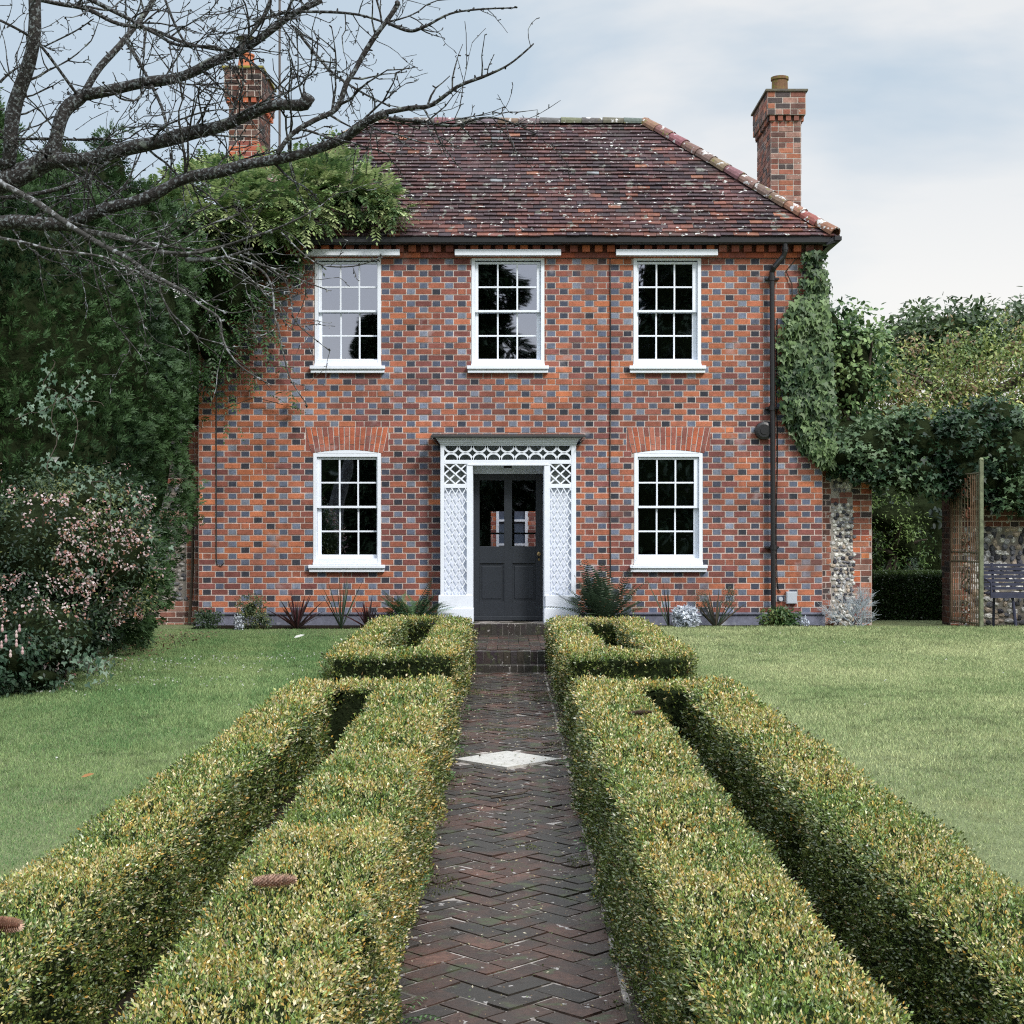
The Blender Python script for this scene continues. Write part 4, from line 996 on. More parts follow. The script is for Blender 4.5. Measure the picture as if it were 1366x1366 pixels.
# loose sprays on the brick
q = [(312, 480, 3), (320, 500, 5), (335, 508, 3), (345, 492, 2), (355, 470, 3), (372, 485, 3), (392, 488, 2), (380, 528, 4), (388, 545, 3), (372, 530, 2), (350, 440, 3), (362, 455, 2), (305, 440, 6), (330, 420, 4), (310, 545, 3), (300, 520, 4), (318, 560, 2), (340, 400, 3), (385, 350, 4), (400, 335, 4), (370, 365, 4), (340, 372, 5), (360, 420, 2)]
P = np.concatenate([np.array([PX(x+rng.normal(0, 7), y+rng.normal(0, 6), FY-.12) for _ in range(k)]) for x, y, k in q]); n = len(P)
L = merge(L, fronds(P, np.stack([rng.normal(.2, .6, n), np.full(n, -.3), rng.normal(-.4, .4, n)], 1), rng.uniform(.15, .24, n), 9, .065, [(.035, .08, .025), (.06, .12, .04), (.10, .16, .06)], drp=.4))
q = [(545, 268, 4), (552, 275, 3), (538, 285, 5), (560, 272, 2), (545, 300, 3)]   # young bronze shoots on the tiles
P = np.concatenate([np.array([PX(x+rng.normal(0, 5), y+rng.normal(0, 4), 19.75) for _ in range(k)]) for x, y, k in q]); n = len(P)
L = merge(L, fronds(P, np.stack([np.full(n, .8), rng.normal(-.2, .2, n), rng.normal(.2, .3, n)], 1), rng.uniform(.12, .2, n), 9, .05, [(.14, .13, .07), (.17, .10, .07), (.13, .17, .06)], drp=.3))
L.build('foliage', M_leaf, wis); cores([(c, r*.6) for c, r in WT_], 'inner_branches', wis, .8); cores([(c, r*.8) for c, r in WH_], 'inner_branches', wis, .8)
b = MB()
for k in range(1):
    x0 = -4.30; pts = [(x0+.05*math.sin(t*7+k), FY+.2-.05*k*.3, .3+t*4.6) for t in np.linspace(0, 1, 14)]; b.tube(pts, np.linspace(.022, .012, 14), 6)
for pts in ([(300, 545), (340, 530), (378, 540)], [(300, 470), (345, 488), (392, 490)], [(290, 350), (350, 380), (362, 460)]): b.tube([PX(x, y, FY-.1) for x, y in pts], .005, 5)
b.build('stem', M_darkbark, wis)

# ---- pink abelia at the left
ab = empty('flowering_shrub', 'arching shrub covered in small pale pink flowers at the lawn edge', 'shrub')
AE = [E(60, 740, 12.6, 125, 115, .9), E(150, 740, 12.9, 65, 80, .7), E(45, 840, 12.0, 95, 75, .7), E(120, 670, 13, 80, 50, .6), E(-60, 760, 12.3, 110, 130, .9)]
L, CC = crown(AE, 1300, .16, 30, .036, [(.012, .028, .014), (.025, .05, .022), (.05, .085, .035), (.12, .14, .045)], asp=.5, seed=21, shape=KITE)
L.build('foliage', M_leaf, ab); cores(AE, 'inner_branches', ab, .68)
P, Nn = shell_points(AE, 420, 0.0, .45); P = P+Nn*rng.uniform(-.03, .11, (len(P), 1)); py = CY-(P[:, 2]-EYE)*F/P[:, 1]
pr = np.clip(.55+.75*wob(P, 4.5, 71), 0, 1)*np.where(py < 650, .25, np.where(py > 860, .3, 1)); k = rng.random(len(P)) < pr**1.6*.52; P, Nn = P[k], Nn[k]; n = len(P); L = Leaves()
for j in range(6):
    q = P+rdir(n)*.032; C = np.array([(.42, .30, .30), (.50, .40, .40), (.36, .19, .18), (.30, .16, .11), (.52, .45, .43)])[rng.integers(0, 5, n)]
    L.add(q, rdir(n)+np.array([0, -.5, -.3]), Nn+rdir(n)*.6, rng.uniform(.018, .034, n), rng.uniform(.014, .024, n), jit(C, .2), KITE)
L.build('blossom', M_petal, ab)
b = MB()
for k in range(16):
    a = PX(rnd.uniform(-20, 110), 915, 12.5); q = P[rnd.randrange(n)]; m_ = (a+q)/2+np.array([0, 0, .35]); t = np.linspace(0, 1, 9)[:, None]; b.tube((1-t)**2*a+2*t*(1-t)*m_+t*t*q, np.linspace(.012, .003, 9), 5)
b.build('stem', M_darkbark, ab)
# fuchsia low at the corner
fu = empty('fuchsia', 'low fuchsia with hanging pink bells at the bottom left of the shrub', 'shrub')
FE = [E(10, 880, 11.4, 45, 42, .3), E(45, 905, 11.6, 35, 22, .25), E(-40, 880, 11.3, 60, 55, .4)]
L, CC = crown(FE, 150, .10, 20, .045, [(.02, .05, .025), (.04, .08, .045), (.08, .13, .08)], asp=.6, seed=23); L.build('foliage', M_leaf, fu); cores(FE, 'inner_branches', fu, .55)
b = MB()
for x, y in ((3, 838), (8, 852), (2, 860), (22, 846), (22, 858), (30, 868), (14, 872), (26, 838), (-5, 850)):
    c = PX(x, y, 11.05); s = F/11.05
    for k, (r_, z_) in enumerate(((.004, .03), (.010, .02), (.011, .0), (.017, -.02), (.019, -.032))): pass
    b.lathe(c[0], c[1], [(.004, c[2]-.03), (.010, c[2]-.022), (.011, c[2]-.008), (.006, c[2]+.004), (.009, c[2]+.018), (.003, c[2]+.03)], 7, rnd.choice([(.60, .42, .42), (.55, .36, .38), (.65, .52, .50)]))
b.build('blossom', M_petal, fu)
# bindweed on the yew
bw = empty('bindweed', 'bindweed strands with pale heart-shaped leaves climbing the yew', 'climbing plant')
L = Leaves(); sb_ = MB()
for (pts, dens) in (([(70, 480, 13.6), (62, 510, 13.5), (75, 540, 13.5), (70, 600, 13.2), (66, 640, 12.6)], 30), ([(20, 560, 13.3), (60, 545, 13.4), (100, 525, 13.5), (135, 545, 13.6)], 26), ([(110, 500, 13.7), (95, 530, 13.5), (100, 600, 13.2)], 12), ([(90, 630, 12.4), (140, 650, 12.6), (180, 690, 12.9), (205, 740, 13)], 16), ([(92, 850, 11.9), (100, 880, 11.8), (120, 895, 11.8), (150, 880, 12.2)], 34), ([(135, 770, 12.2), (155, 660, 12.6), (120, 640, 12.6)], 12)):
    W_ = np.array([PX(x, y, Y-.25) for x, y, Y in pts]); t = np.linspace(0, len(W_)-1, 20); Q = np.stack([np.interp(t, range(len(W_)), W_[:, k]) for k in range(3)], 1); Q += .03*np.sin(t*5)[:, None]; sb_.tube(Q, .004, 4)
    tt = rng.uniform(0, len(W_)-1, dens*2); P = np.stack([np.interp(tt, range(len(W_)), W_[:, k]) for k in range(3)], 1)+rng.normal(0, .06, (dens*2, 3)); n = len(P)
    L.add(P, np.stack([rng.normal(0, .5, n), np.full(n, -.3), np.full(n, -.9)], 1), np.stack([rng.normal(0, .4, n), np.full(n, -1.), np.full(n, .6)], 1), rng.uniform(.035, .065, n), rng.uniform(.03, .05, n), jit(mixc((.04, .09, .05), (.17, .24, .17), rng.random(n)**1.5), .2), IVY)
L.build('foliage', M_leaf, bw); sb_.build('stem', M_darkbark, bw)
b = MB(); c = PX(74, 612, 12.0); b.lathe(c[0], c[1], [(.004, c[2]-.03), (.012, c[2]-.01), (.03, c[2]+.012), (.034, c[2]+.014)], 12, (.75, .75, .75)); b.build('blossom', M_petal, bw)
# ground-cover leaves and debris at the foot of the shrubs
n = 900; X = rng.uniform(-4.3, -3.5, n); Y = rng.uniform(11.5, 18.5, n); P = np.stack([X-.1*rng.random(n), Y, np.full(n, LAWN+.02)], 1); L = Leaves()
L.add(P, rdir(n)*np.array([1, 1, .4]), rdir(n)*.4+np.array([0, 0, 1]), rng.uniform(.02, .06, n), rng.uniform(.012, .03, n), jit(np.array([(.13, .075, .045), (.20, .13, .08), (.05, .06, .03)])[rng.integers(0, 3, n)], .3))
tag(L.build('leaf_litter', M_leaf), 'brown fallen leaves under the yew', 'leaf litter', kind='stuff')
# ================================================================ GARDEN WALLS, GATE, BENCH
def stone(b, c, r, col, flat=.45):
    """irregular faceted flint bedded in mortar; n is -Y facing"""
    k = rnd.randint(6, 8); a0 = rnd.uniform(0, 6.28); ax = rnd.uniform(.8, 1.35)
    def ring(f, d): return [(c[0]+f*r*ax*math.cos(a0+i*6.283/k)*jr[i], c[1]-d, c[2]+f*r/ax*math.sin(a0+i*6.283/k)*jr[i]) for i in range(k)]
    jr = [rnd.uniform(.75, 1.15) for _ in range(k)]
    A, B = ring(1, -.002), ring(.62, r*flat*rnd.uniform(.7, 1.1)); top = (c[0]+rnd.uniform(-.2, .2)*r, c[1]-r*flat*rnd.uniform(.9, 1.3), c[2]+rnd.uniform(-.2, .2)*r)
    for i in range(k):
        j = (i+1) % k; q = rnd.uniform(.6, 1.3); b.poly([A[i], A[j], B[j], B[i]], tuple(min(1, x*q) for x in col)); q = rnd.uniform(.45, 1.45); b.poly([B[i], B[j], top], tuple(min(1, x*q) for x in col))
def flints(b, x0, x1, z0, z1, y, sp, cols, xf=None):
    z = z0+sp/2; row = 0
    while z < z1:
        x = x0+(row % 2)*sp/2
        while x < x1:
            xx, zz = x+rnd.uniform(-.25, .25)*sp, z+rnd.uniform(-.22, .22)*sp
            if xf is None or xf(xx, zz): stone(b, (xx, y, zz), sp*rnd.uniform(.42, .66), rnd.choice(cols))
            x += sp*rnd.uniform(.9, 1.15)
        z += sp*.88; row += 1
FC = [(.50, .49, .48), (.62, .60, .56), (.36, .36, .37), (.14, .14, .16), (.045, .045, .06), (.68, .66, .62), (.42, .34, .27), (.05, .05, .06)]
FD = [(.14, .14, .15), (.22, .21, .20), (.30, .28, .26), (.08, .08, .09), (.18, .15, .13)]
# pier joined to the house
pw = empty('garden_wall', 'short flint and brick pier joining the house to the gateway', 'wall')
PYW = 20.05; s = F/PYW
def wx(x): return (x-CX)/s
def wz(y): return EYE+(CY-y)/s
b = MB(); xa, xb, zt = wx(1096), wx(1163), wz(628)
brickpanel(b, (xa, PYW, 0), (1, 0, 0), .13, LAWN-.05, zt, (0, -1, 0), colf=old_col, bond='header', h=.078)
brickpanel(b, (wx(1137), PYW, 0), (1, 0, 0), xb-wx(1137), LAWN-.05, zt, (0, -1, 0), colf=lambda x, z, h: red_col(x, z, h) if rnd.random() < .6 else old_col(x, z, h), bond='running', h=.078)
brickpanel(b, (xa+.12, PYW, 0), (1, 0, 0), wx(1137)-xa-.12, wz(672), wz(656), (0, -1, 0), colf=old_col, bond='running', h=.078)
brickpanel(b, (xb, PYW, 0), (0, 1, 0), .36, LAWN-.05, zt, (1, 0, 0), colf=old_col, bond='running', h=.078)
b.box(xa, xb-.005, PYW+.006, PYW+.35, LAWN-.1, zt-.001, (.2, .16, .14))
b.build('brick_quoins', M_oldbrick, pw)
b = MB(); b.box(xa+.125, wx(1137)-.001, PYW-.004, PYW+.004, LAWN-.05, zt, (1, 1, 1)); b.build('mortar_bed', mat('pale_mortar', (.33, .30, .27), rough=.95, noise=[(6, .25)], bump=(30, .8, .01)), pw)
b = MB(); flints(b, xa+.16, wx(1139), LAWN, zt, PYW-.004, .055, FC, lambda x, z: not (wz(672) < z < wz(656))); b.build('flintwork', M_flint, pw)
# beam over the gateway
b = MB(); b.box(wx(1150), wx(1290), 20.02, 20.3, wz(641), wz(628)); tag(b.build('gate_lintel', M_wood), 'weathered timber beam spanning the gateway under the ivy', 'beam')
# right wall
rw = empty('garden_wall', 'flint garden wall with brick top behind the bench', 'wall')
xa, xb = wx(1268), 12.5; zt = wz(672)
b = MB(); b.box(xa, xb, PYW+.004, PYW+.35, LAWN-.1, 2.55, (.12, .1, .09)); b.build('mortar_bed', mat('dull_mortar', (.22, .20, .175), rough=.95, noise=[(6, .3)], bump=(30, .8, .01)), rw)
b = MB(); flints(b, xa+.22, 9.3, LAWN, wz(700), PYW+.004, .088, FC); b.build('flintwork', M_flint, rw)
b = MB(); brickpanel(b, (xa, PYW, 0), (1, 0, 0), xb-xa, wz(703), 2.55, (0, -1, 0), colf=lambda x, z, h: tuple(q*.6 for q in old_col(x, z, h)), bond='running', h=.076)
brickpanel(b, (xa, PYW, 0), (1, 0, 0), .22, LAWN-.05, wz(703), (0, -1, 0), colf=old_col, bond='running', h=.076); brickpanel(b, (xa-.008, PYW+.36, 0), (0, -1, 0), .36, LAWN-.05, 2.3, (-1, 0, 0), mort=(.12, .10, .09), colf=lambda x, z, h: tuple(q*.22 for q in old_col(x, z, h)), bond='running', h=.076); b.build('brick_courses', M_oldbrick, rw)  # gateway end face: shade put into its darkened brick and mortar colours
# left wall
lw = empty('garden_wall', 'shaded flint garden wall with brick edge left of the house', 'wall')
b = MB(); b.box(-9, -4.14, 20.204, 20.5, LAWN-.1, 3.0, (.12, .1, .09)); b.build('mortar_bed', mat('grey_mortar', (.17, .155, .14), rough=.95, noise=[(6, .3)], bump=(30, .8, .01)), lw)
b = MB(); flints(b, -5.4, -4.36, .62, 2.9, 20.204, .072, FD, lambda x, z: not (1.68 < z < 1.84 or 2.2 < z < 2.3)); b.build('flintwork', M_flint, lw)
b = MB()
for z0, z1, x0 in ((LAWN-.05, .62, -9), (1.68, 1.84, -9), (2.2, 2.28, -9)): brickpanel(b, (x0, 20.2, 0), (1, 0, 0), -4.14-x0, z0, z1, (0, -1, 0), colf=old_col, bond='running')
for z0, z1 in ((.62, 1.68), (1.84, 2.2), (2.28, 3.0)): brickpanel(b, (-4.36, 20.2, 0), (1, 0, 0), .22, z0, z1, (0, -1, 0), colf=old_col, bond='running')
b.build('brick_courses', M_oldbrick, lw)
# clipped hedge beyond the gateway
bh = empty('clipped_hedge', 'low clipped dark hedge beyond the open gateway', 'hedge'); L = Leaves()
n = 9000; x = rng.uniform(4.6, 7.6, n); z = LAWN+(.93-LAWN)*rng.random(n); P = np.stack([x, 21.2-.03*rng.random(n)+.03*wob(np.stack([x, 0*x, z], 1), 5, 3), z], 1)
L.add(P, rdir(n)+np.array([0, -.6, .7]), rdir(n), .04, .022, jit(mixc((.012, .03, .01), (.035, .07, .02), rng.random(n)), .3))
n = 7000; x = rng.uniform(4.6, 7.6, n); y = rng.uniform(21.2, 22.2, n); P = np.stack([x, y, .94+.02*rng.random(n)], 1); L.add(P, rdir(n)*.7+np.array([0, 0, 1]), rdir(n), .04, .022, jit(mixc((.05, .10, .025), (.11, .17, .05), rng.random(n)), .3))
L.build('foliage', M_boxleaf, bh); b = MB(); b.box(4.65, 7.55, 21.24, 22.2, .1, .92); b.build('woody_core', M_core, bh)

# wrought-iron gate, swung open towards the viewer
gate = empty('iron_gate', 'tall rusty wrought-iron garden gate standing open', 'gate')
GH = np.array([(1266-CX)/s, 19.95, 0.]); GT = np.array([(1309-CX)/(F/19.05), 19.05, 0.]); gd = GT-GH; GL = np.linalg.norm(gd); gd /= GL; gn = np.array([gd[1], -gd[0], 0])
def G(u, z, o=0): return GH+gd*u+gn*o+np.array([0, 0, z])
OL = [(.09, .08, .05), (.13, .11, .07), (.10, .07, .045), (.14, .085, .05)]
def gb(u0, z0, u1, z1, w=.024, c=None): b.tube([G(u0, z0), G(u1, z1)], w/2, 5, c or rnd.choice(OL))
b = MB(); zl, zh = LAWN+.04, 2.33; gb(0, zl, 0, zh, .03)
for z in (zl+.04, 1.17, 1.29, zh-.02): gb(0, z, GL, z, .022, OL[0])
b.build('gate_frame', M_iron, gate)
b = MB(); b.obox(G(GL-.02, LAWN+.03, -.02), gd*.045, gn*.045, (0, 0, 2.14), (.13, .145, .09)); p = G(GL+.002, 2.44+.03); b.lathe(p[0], p[1], [(.03, p[2]), (.028, p[2]+.02), (.012, p[2]+.035)], 10, (.17, .19, .11)); b.build('closing_stile', M_iron, gate)
b = MB()
for u in np.r_[np.linspace(.05, GL*.36, 6), np.linspace(GL*.66, GL-.07, 5)]: gb(u, zl, u, zh-.02, .015)
for u in (GL*.46, GL*.56):
    for z0, z1 in ((.34, 2.3),): gb(u, z0, u, z1, .012)
b.build('gate_bars', M_iron, gate)
def scroll(u, z, r, sgn, flip):
    t = np.linspace(0, 1, 16); a = t*4.6; rr = r*(1-.75*t); b.tube([G(u+sgn*(k*math.cos(q)-r), z+flip*k*math.sin(q)) for k, q in zip(rr, a)], .010, 4, rnd.choice(OL+[(.16, .06, .035)]))
uc = GL*.51
for z in (.42, .58, .86, 1.0, 1.36, 1.46, 1.8, 2.06, 2.2):
    b = MB()
    for sgn in (1, -1):
        for fl in (1, -1): scroll(uc, z, .085, sgn, fl)
    b.build('scrollwork', M_iron, gate)

# bench
bench = empty('garden_bench', 'dark blue slatted garden bench in front of the flint wall', 'bench'); by = 19.35; sb2 = F/by
def bx_(x): return (x-CX)/sb2
def bz_(y): return EYE+(CY-y)/sb2
x0, x1 = bx_(1317), bx_(1317)+1.6
b = MB()
for k in range(7):
    z = bz_(754.5+k*5.1); yo = by+.30-.035*k; b.box(x0, x1, yo, yo+.018, z-.017, z+.017)
b.build('backrest', M_bench, bench)
b = MB()
for k in range(6): b.box(x0, x1, by-.12+k*.068, by-.12+k*.068+.05, bz_(793), bz_(793)+.02)
b.box(x0, x1, by-.14, by-.12, bz_(797), bz_(791)); b.build('seat', M_bench, bench)
for x in (x0+.16, x1-.2):
    b = MB(); b.tube([(x+.22 if False else x, by+.25, LAWN), (x, by+.22, .75), (x, by+.32, bz_(752))], .018, 6); b.build('leg', M_bench, bench)
for x in (bx_(1350), x1-.2):
    b = MB(); b.tube([(x+.02, by-.1, LAWN-.01), (x-.02, by-.08, bz_(795))], .021, 8); b.build('leg', M_bench, bench)
for x in (x0+.01, x1-.03):
    b = MB(); b.tube([(x, by+.3, .95), (x, by+.05, .93), (x, by-.12, .9), (x, by-.12, bz_(795))], .014, 6); b.build('armrest', M_bench, bench)

# ================================================================ BORDER PLANTS
BYP = 19.3; sp_ = F/BYP
def strap(name, label, cat, px, py, h_, n, wd, cols, spread=1.0, Y=BYP, group=None, curl=.5, m=None):
    """rosette of long arching strap leaves"""
    o = empty(name, label, cat, group); c = PX(px, py, Y); c[2] = LAWN; L = MB()
    for k in range(n):
        a = rnd.uniform(0, 6.28); l = h_*rnd.uniform(.7, 1.1); el = rnd.uniform(.15, 1.0)*spread; d = np.array([math.cos(a)*math.sin(el), math.sin(a)*math.sin(el)*.8, math.cos(el)]); sdv = nrm(np.cross(d, rnd.choice([(0, 1, .2), (1, .2, 0)])))
        t = np.linspace(0, 1, 6); pts = [c+d*l*q-np.array([0, 0, 1])*curl*l*.35*q*q*math.sin(el) for q in t]; ws = wd*np.array([.6, 1, .95, .75, .45, .05]); col = tuple(np.array(rnd.choice(cols))*rnd.uniform(.7, 1.3))
        for i in range(5): L.poly([pts[i]-sdv*ws[i]/2, pts[i]+sdv*ws[i]/2, pts[i+1]+sdv*ws[i+1]/2, pts[i+1]-sdv*ws[i+1]/2], col)
    L.build('leaves', m or M_leaf, o); return o
CD = [(.045, .018, .022), (.07, .025, .03), (.03, .02, .02)]
strap('cordyline', 'spiky dark red cordyline below the left ground-floor window', 'plant', 396, 835, .50, 60, .022, CD, group='spiky red cordylines')
strap('cordyline', 'spiky dark red cordyline nearer the door, beside the fern', 'plant', 491, 832, .46, 50, .022, CD, group='spiky red cordylines')
GC = [(.05, .08, .045), (.09, .12, .08), (.03, .05, .03)]
strap('iris', 'thin grassy iris leaves between the two red cordylines', 'plant', 455, 835, .75, 22, .014, GC, spread=.75)
strap('iris', 'dark flax-like blades between the silver plant and the drainpipe', 'plant', 955, 835, .55, 34, .022, [(.04, .06, .04), (.07, .06, .045), (.03, .035, .03)], spread=.8)
strap('iris', 'sparse tall iris blades below the right ground-floor window', 'plant', 893, 835, .80, 12, .016, GC+[(.04, .03, .03)], spread=.55)
strap('grass_tuft', 'small rusty grass tuft at the foot of the flint pier', 'plant', 1108, 835, .13, 60, .008, [(.16, .07, .04), (.10, .05, .03)], Y=19.7)
def fern(label, px, py, n, l, cols, Y=19.25, up=.6):
    o = empty('fern', label, 'plant', 'ferns beside the front door'); c = PX(px, py, Y); c[2] = LAWN+.03; L = Leaves()
    for k in range(n):
        a = rnd.uniform(0, 6.28); el = rnd.uniform(.35, 1.2)*(1.5-up); d = np.array([math.cos(a)*math.sin(el), math.sin(a)*math.sin(el)*.75, math.cos(el)]); ll = l*rnd.uniform(.7, 1.1)
        t = np.linspace(.08, 1, 26); P = c+d*(ll*t)[:, None]-np.array([0, 0, .55*ll])*(t*t)[:, None]*math.sin(el); dd = nrm(np.gradient(P, axis=0)); S = nrm(np.cross(dd, np.array([0, 0, 1.])+rdir(1)[0]*.2)); wd = .17*ll*np.sin(np.clip(t*1.15, 0, 1)*math.pi)**.7+.01; col = np.array(rnd.choice(cols))*rnd.uniform(.8, 1.25)
        for sg in (1, -1): L.add(P, S*sg+dd*.35-np.array([0, 0, .2]), np.cross(S, dd), wd, np.full(26, .016), jit(np.tile(col, (26, 1)), .15), KITE)
    L.build('fronds', M_leaf, o); return o
fern('dark green fern left of the door surround', 550, 835, 44, .85, [(.04, .09, .04), (.07, .13, .055), (.03, .06, .03)])
fern('tall upright fern right of the door surround', 806, 835, 56, 1.15, [(.045, .075, .045), (.07, .11, .06), (.035, .055, .035)], up=.72)
def bush(name, label, ells, ncl, rc, nl, size, cols, core=0, cat='plant', **kw):
    o = empty(name, label, cat); L, CC = crown(ells, int(ncl*1.7), rc, nl, size, cols, **kw); L.build('foliage', M_leaf, o)
    if len(ells[0][1]) and ncl > 55: cores(ells, 'stems', o, .35)
    return o
bush('small_shrub', 'dark leafy shrublet at the far left corner of the house', [E(278, 826, 19.3, 20, 14, .18)], 50, .06, 16, .03, [(.02, .045, .02), (.04, .07, .03)])
bush('small_shrub', 'wispy grey-green shrub with yellowish leaves left of the first cordyline', [E(335, 815, 19.3, 20, 26, .18), E(350, 826, 19.2, 14, 12, .12)], 90, .06, 14, .028, [(.04, .07, .035), (.07, .10, .05), (.16, .17, .06)], core=.4)
bush('silver_plant', 'white-felted plant beside the small shrub at the left of the wall', [E(319, 829, 19.1, 6, 10, .06)], 14, .03, 10, .03, [(.35, .38, .42), (.45, .48, .52)], core=0)
bush('silver_plant', 'bright silver-white plant below the right ground-floor window', [E(915, 823, 19.15, 17, 15, .16)], 60, .05, 14, .045, [(.42, .46, .52), (.52, .56, .62), (.62, .65, .70)], core=.4, shape=IVY, asp=.7)
bush('hellebore', 'low leafy green plant at the foot of the drainpipe', [E(1040, 824, 19.3, 28, 14, .2)], 60, .07, 14, .06, [(.03, .07, .02), (.06, .11, .03), (.13, .16, .05)], shape=KITE, asp=.4)
bush('silver_plant', 'tiny silver seedling at the foot of the plinth right of the drainpipe', [E(1073, 828, 19.2, 6, 6, .05)], 8, .025, 9, .028, [(.42, .46, .52)], core=0)
bush('euphorbia', 'feathery upright green plant behind the iris right of the silver plant', [E(936, 800, 19.4, 9, 16, .1), E(972, 800, 19.4, 9, 14, .1), E(975, 790, 19.45, 8, 10, .08)], 44, .05, 16, .03, [(.04, .06, .04), (.06, .085, .05)], core=0, shape=KITE, asp=.25)
ar = empty('artemisia', 'bare silvery twiggy bush in front of the flint pier', 'plant'); b = MB()
def twigtree(b, p, d, l, r, depth, col):
    n_ = 5; pts = [np.array(p)]; d = np.array(d, float)
    for i in range(n_): d = nrm(d+np.array([rnd.gauss(0, .22), rnd.gauss(0, .18), rnd.gauss(.05, .15)])); pts.append(pts[-1]+d*l/n_)
    b.tube(pts, np.linspace(r, r*.5, n_+1), 4, col)
    if depth:
        for i in range(2, n_+1):
            for _ in range(2): twigtree(b, pts[i], nrm(d+np.array([rnd.gauss(0, .7), rnd.gauss(0, .4), rnd.gauss(.1, .5)])), l*.5, r*.55, depth-1, col)
for k in range(11): twigtree(b, PX(1140+rnd.uniform(-8, 14), 838, 19.6), nrm(np.array([rnd.gauss(.15, .55), rnd.gauss(-.1, .3), .8])), .36, .006, 2, (.33, .37, .40))
b.build('twigs', mat('silver_stem', rough=.8, noise=[(30, .2)]), ar)
# weeds along the path
L = Leaves(); PP = []
for x, y, k in ((-.47, 11.9, 8), (-.46, 12.6, 8), (-.46, 12.2, 8), (-.45, 14.2, 6), (-.46, 15.2, 6), (.47, 11.6, 12), (.46, 12.6, 6), (.44, 9.9, 8), (-.38, 9.2, 6), (-.40, 10.6, 12), (.45, 13.5, 4), (.42, 7.4, 3), (-.42, 6.5, 4), (-.33, 4.9, 5), (-.3, 12.9, 6)): PP += [(x+rng.normal(0, .03), y+rng.normal(0, .10), .02) for _ in range(k)]
P = np.array(PP); n = len(P); L = fronds(P, np.stack([-np.sign(P[:, 0])*.5+rng.normal(0, .5, n), rng.normal(-.3, .5, n), np.full(n, .6)], 1), rng.uniform(.05, .14, n), 9, .028, [(.09, .17, .06), (.14, .24, .10), (.06, .12, .04)], drp=.4)
tag(L.build('path_weeds', M_leaf), 'small ferns and weeds growing from the edges of the brick path', 'weeds', kind='stuff')
n = 6500; X = rng.normal(0, 1, n); X = np.where(rng.random(n) < .72, np.sign(X)*(.46-np.abs(rng.normal(0, .05, n))), rng.uniform(-.4, .4, n)); Y = 3+13*rng.random(n)**1.3; L = Leaves(); P = np.stack([X, Y, np.full(n, .034)+.006*rng.random(n)], 1); S = rng.uniform(.006, .016, n)*np.clip(Y/6, .8, 1.6)
L.add(P, rdir(n)*np.array([1, 1, .25]), rdir(n)*.35+np.array([0, 0, 1]), S, S*.6, jit(np.array([(.30, .24, .13), (.16, .10, .05), (.42, .38, .28), (.09, .13, .04), (.07, .05, .03)])[rng.integers(0, 5, n)], .3))
tag(L.build('path_litter', M_leaf), 'tiny dropped leaves and clippings on the brick path', 'leaf litter', kind='stuff')
# moss cushions in the joints
n = 42000; Y = 3+13*rng.random(n)**1.2; X = rng.uniform(-.5, .5, n); P = np.stack([X, Y, np.full(n, .022)], 1); k = wob(P*np.array([1, 1, 0]), 3.2, 91)+.6*wob(P, 9, 92)+2.4*np.abs(X)**2*2 > .95; P = P[k]; n = len(P); L = Leaves()
L.add(P, rdir(n)*.6+np.array([0, 0, .8]), rdir(n), rng.uniform(.006, .013, n), rng.uniform(.005, .010, n), jit(mixc((.04, .045, .02), (.13, .15, .05), rng.random(n)), .3))
tag(L.build('moss', M_leaf), 'moss creeping over the joints of the path', 'moss', kind='stuff')

# cones on the hedges, stick, fallen leaves
def cone(label, px, py, Y, ang, l, r, Z=None):
    c = PX(px, py, Y); c[2] -= .007; b = MB(); n_ = 22; d = np.array([math.cos(ang), math.sin(ang)*.9, .04]); d /= np.linalg.norm(d); sd_ = np.cross(d, (0, 0, 1)); sd_ /= np.linalg.norm(sd_); up = np.cross(sd_, d)
    for i in range(n_):
        t = i/(n_-1); rr = r*(math.sin(math.pi*(.12+.80*t))**.6); m_ = 13
        for j in range(m_):
            a = (j+.5*(i % 2))*6.283/m_; o_ = math.cos(a)*sd_+math.sin(a)*up; p = c+d*(t-.5)*l+o_*rr*.9; tg = nrm(d*.7+o_*.75); w_ = np.cross(tg, o_); w_ /= np.linalg.norm(w_); ww = rr*.3; ln = l*.085; k_ = rnd.uniform(.5, 1.3)*(.15 if px > 800 else 1); col = (.55*k_, .36*k_, .27*k_)
            b.poly([p-w_*ww-o_*.002, p+w_*ww-o_*.002, p+w_*ww*.7+tg*ln, p+tg*ln*1.25, p-w_*ww*.7+tg*ln], col)
    b.tube([c-d*l*.5, c, c+d*l*.49], [r*.5, r*.86, r*.3], 10, (.12, .06, .04))
    return tag(b.build('spruce_cone', mat('cone_scale', rough=.7, noise=[(60, .2)])), label, 'cone', 'spruce cones fallen on the hedges')
cone('pinkish-brown spruce cone lying on the left near hedge beside the path', 365, 1172, 4.66, .06, .128, .0165)
cone('pinkish-brown spruce cone on the outer arm of the left hedge at the frame edge', -1, 1230, 4.12, -.3, .125, .0165)
cone('dark thin spruce cone on the inner arm of the right near hedge', 853, 949, 8.95, .05, .14, .010)
b = MB(); b.tube([(-.1, 8.62, .045), (.0, 8.66, .05), (.08, 8.78, .04), (.13, 8.9, .05)], [.008, .007, .006, .004], 5); b.tube([(.0, 8.66, .05), (-.14, 8.70, .04)], [.005, .003], 5); tag(b.build('fallen_twig', M_darkbark), 'forked fallen twig lying on the path before the pale diamond slab', 'twig')
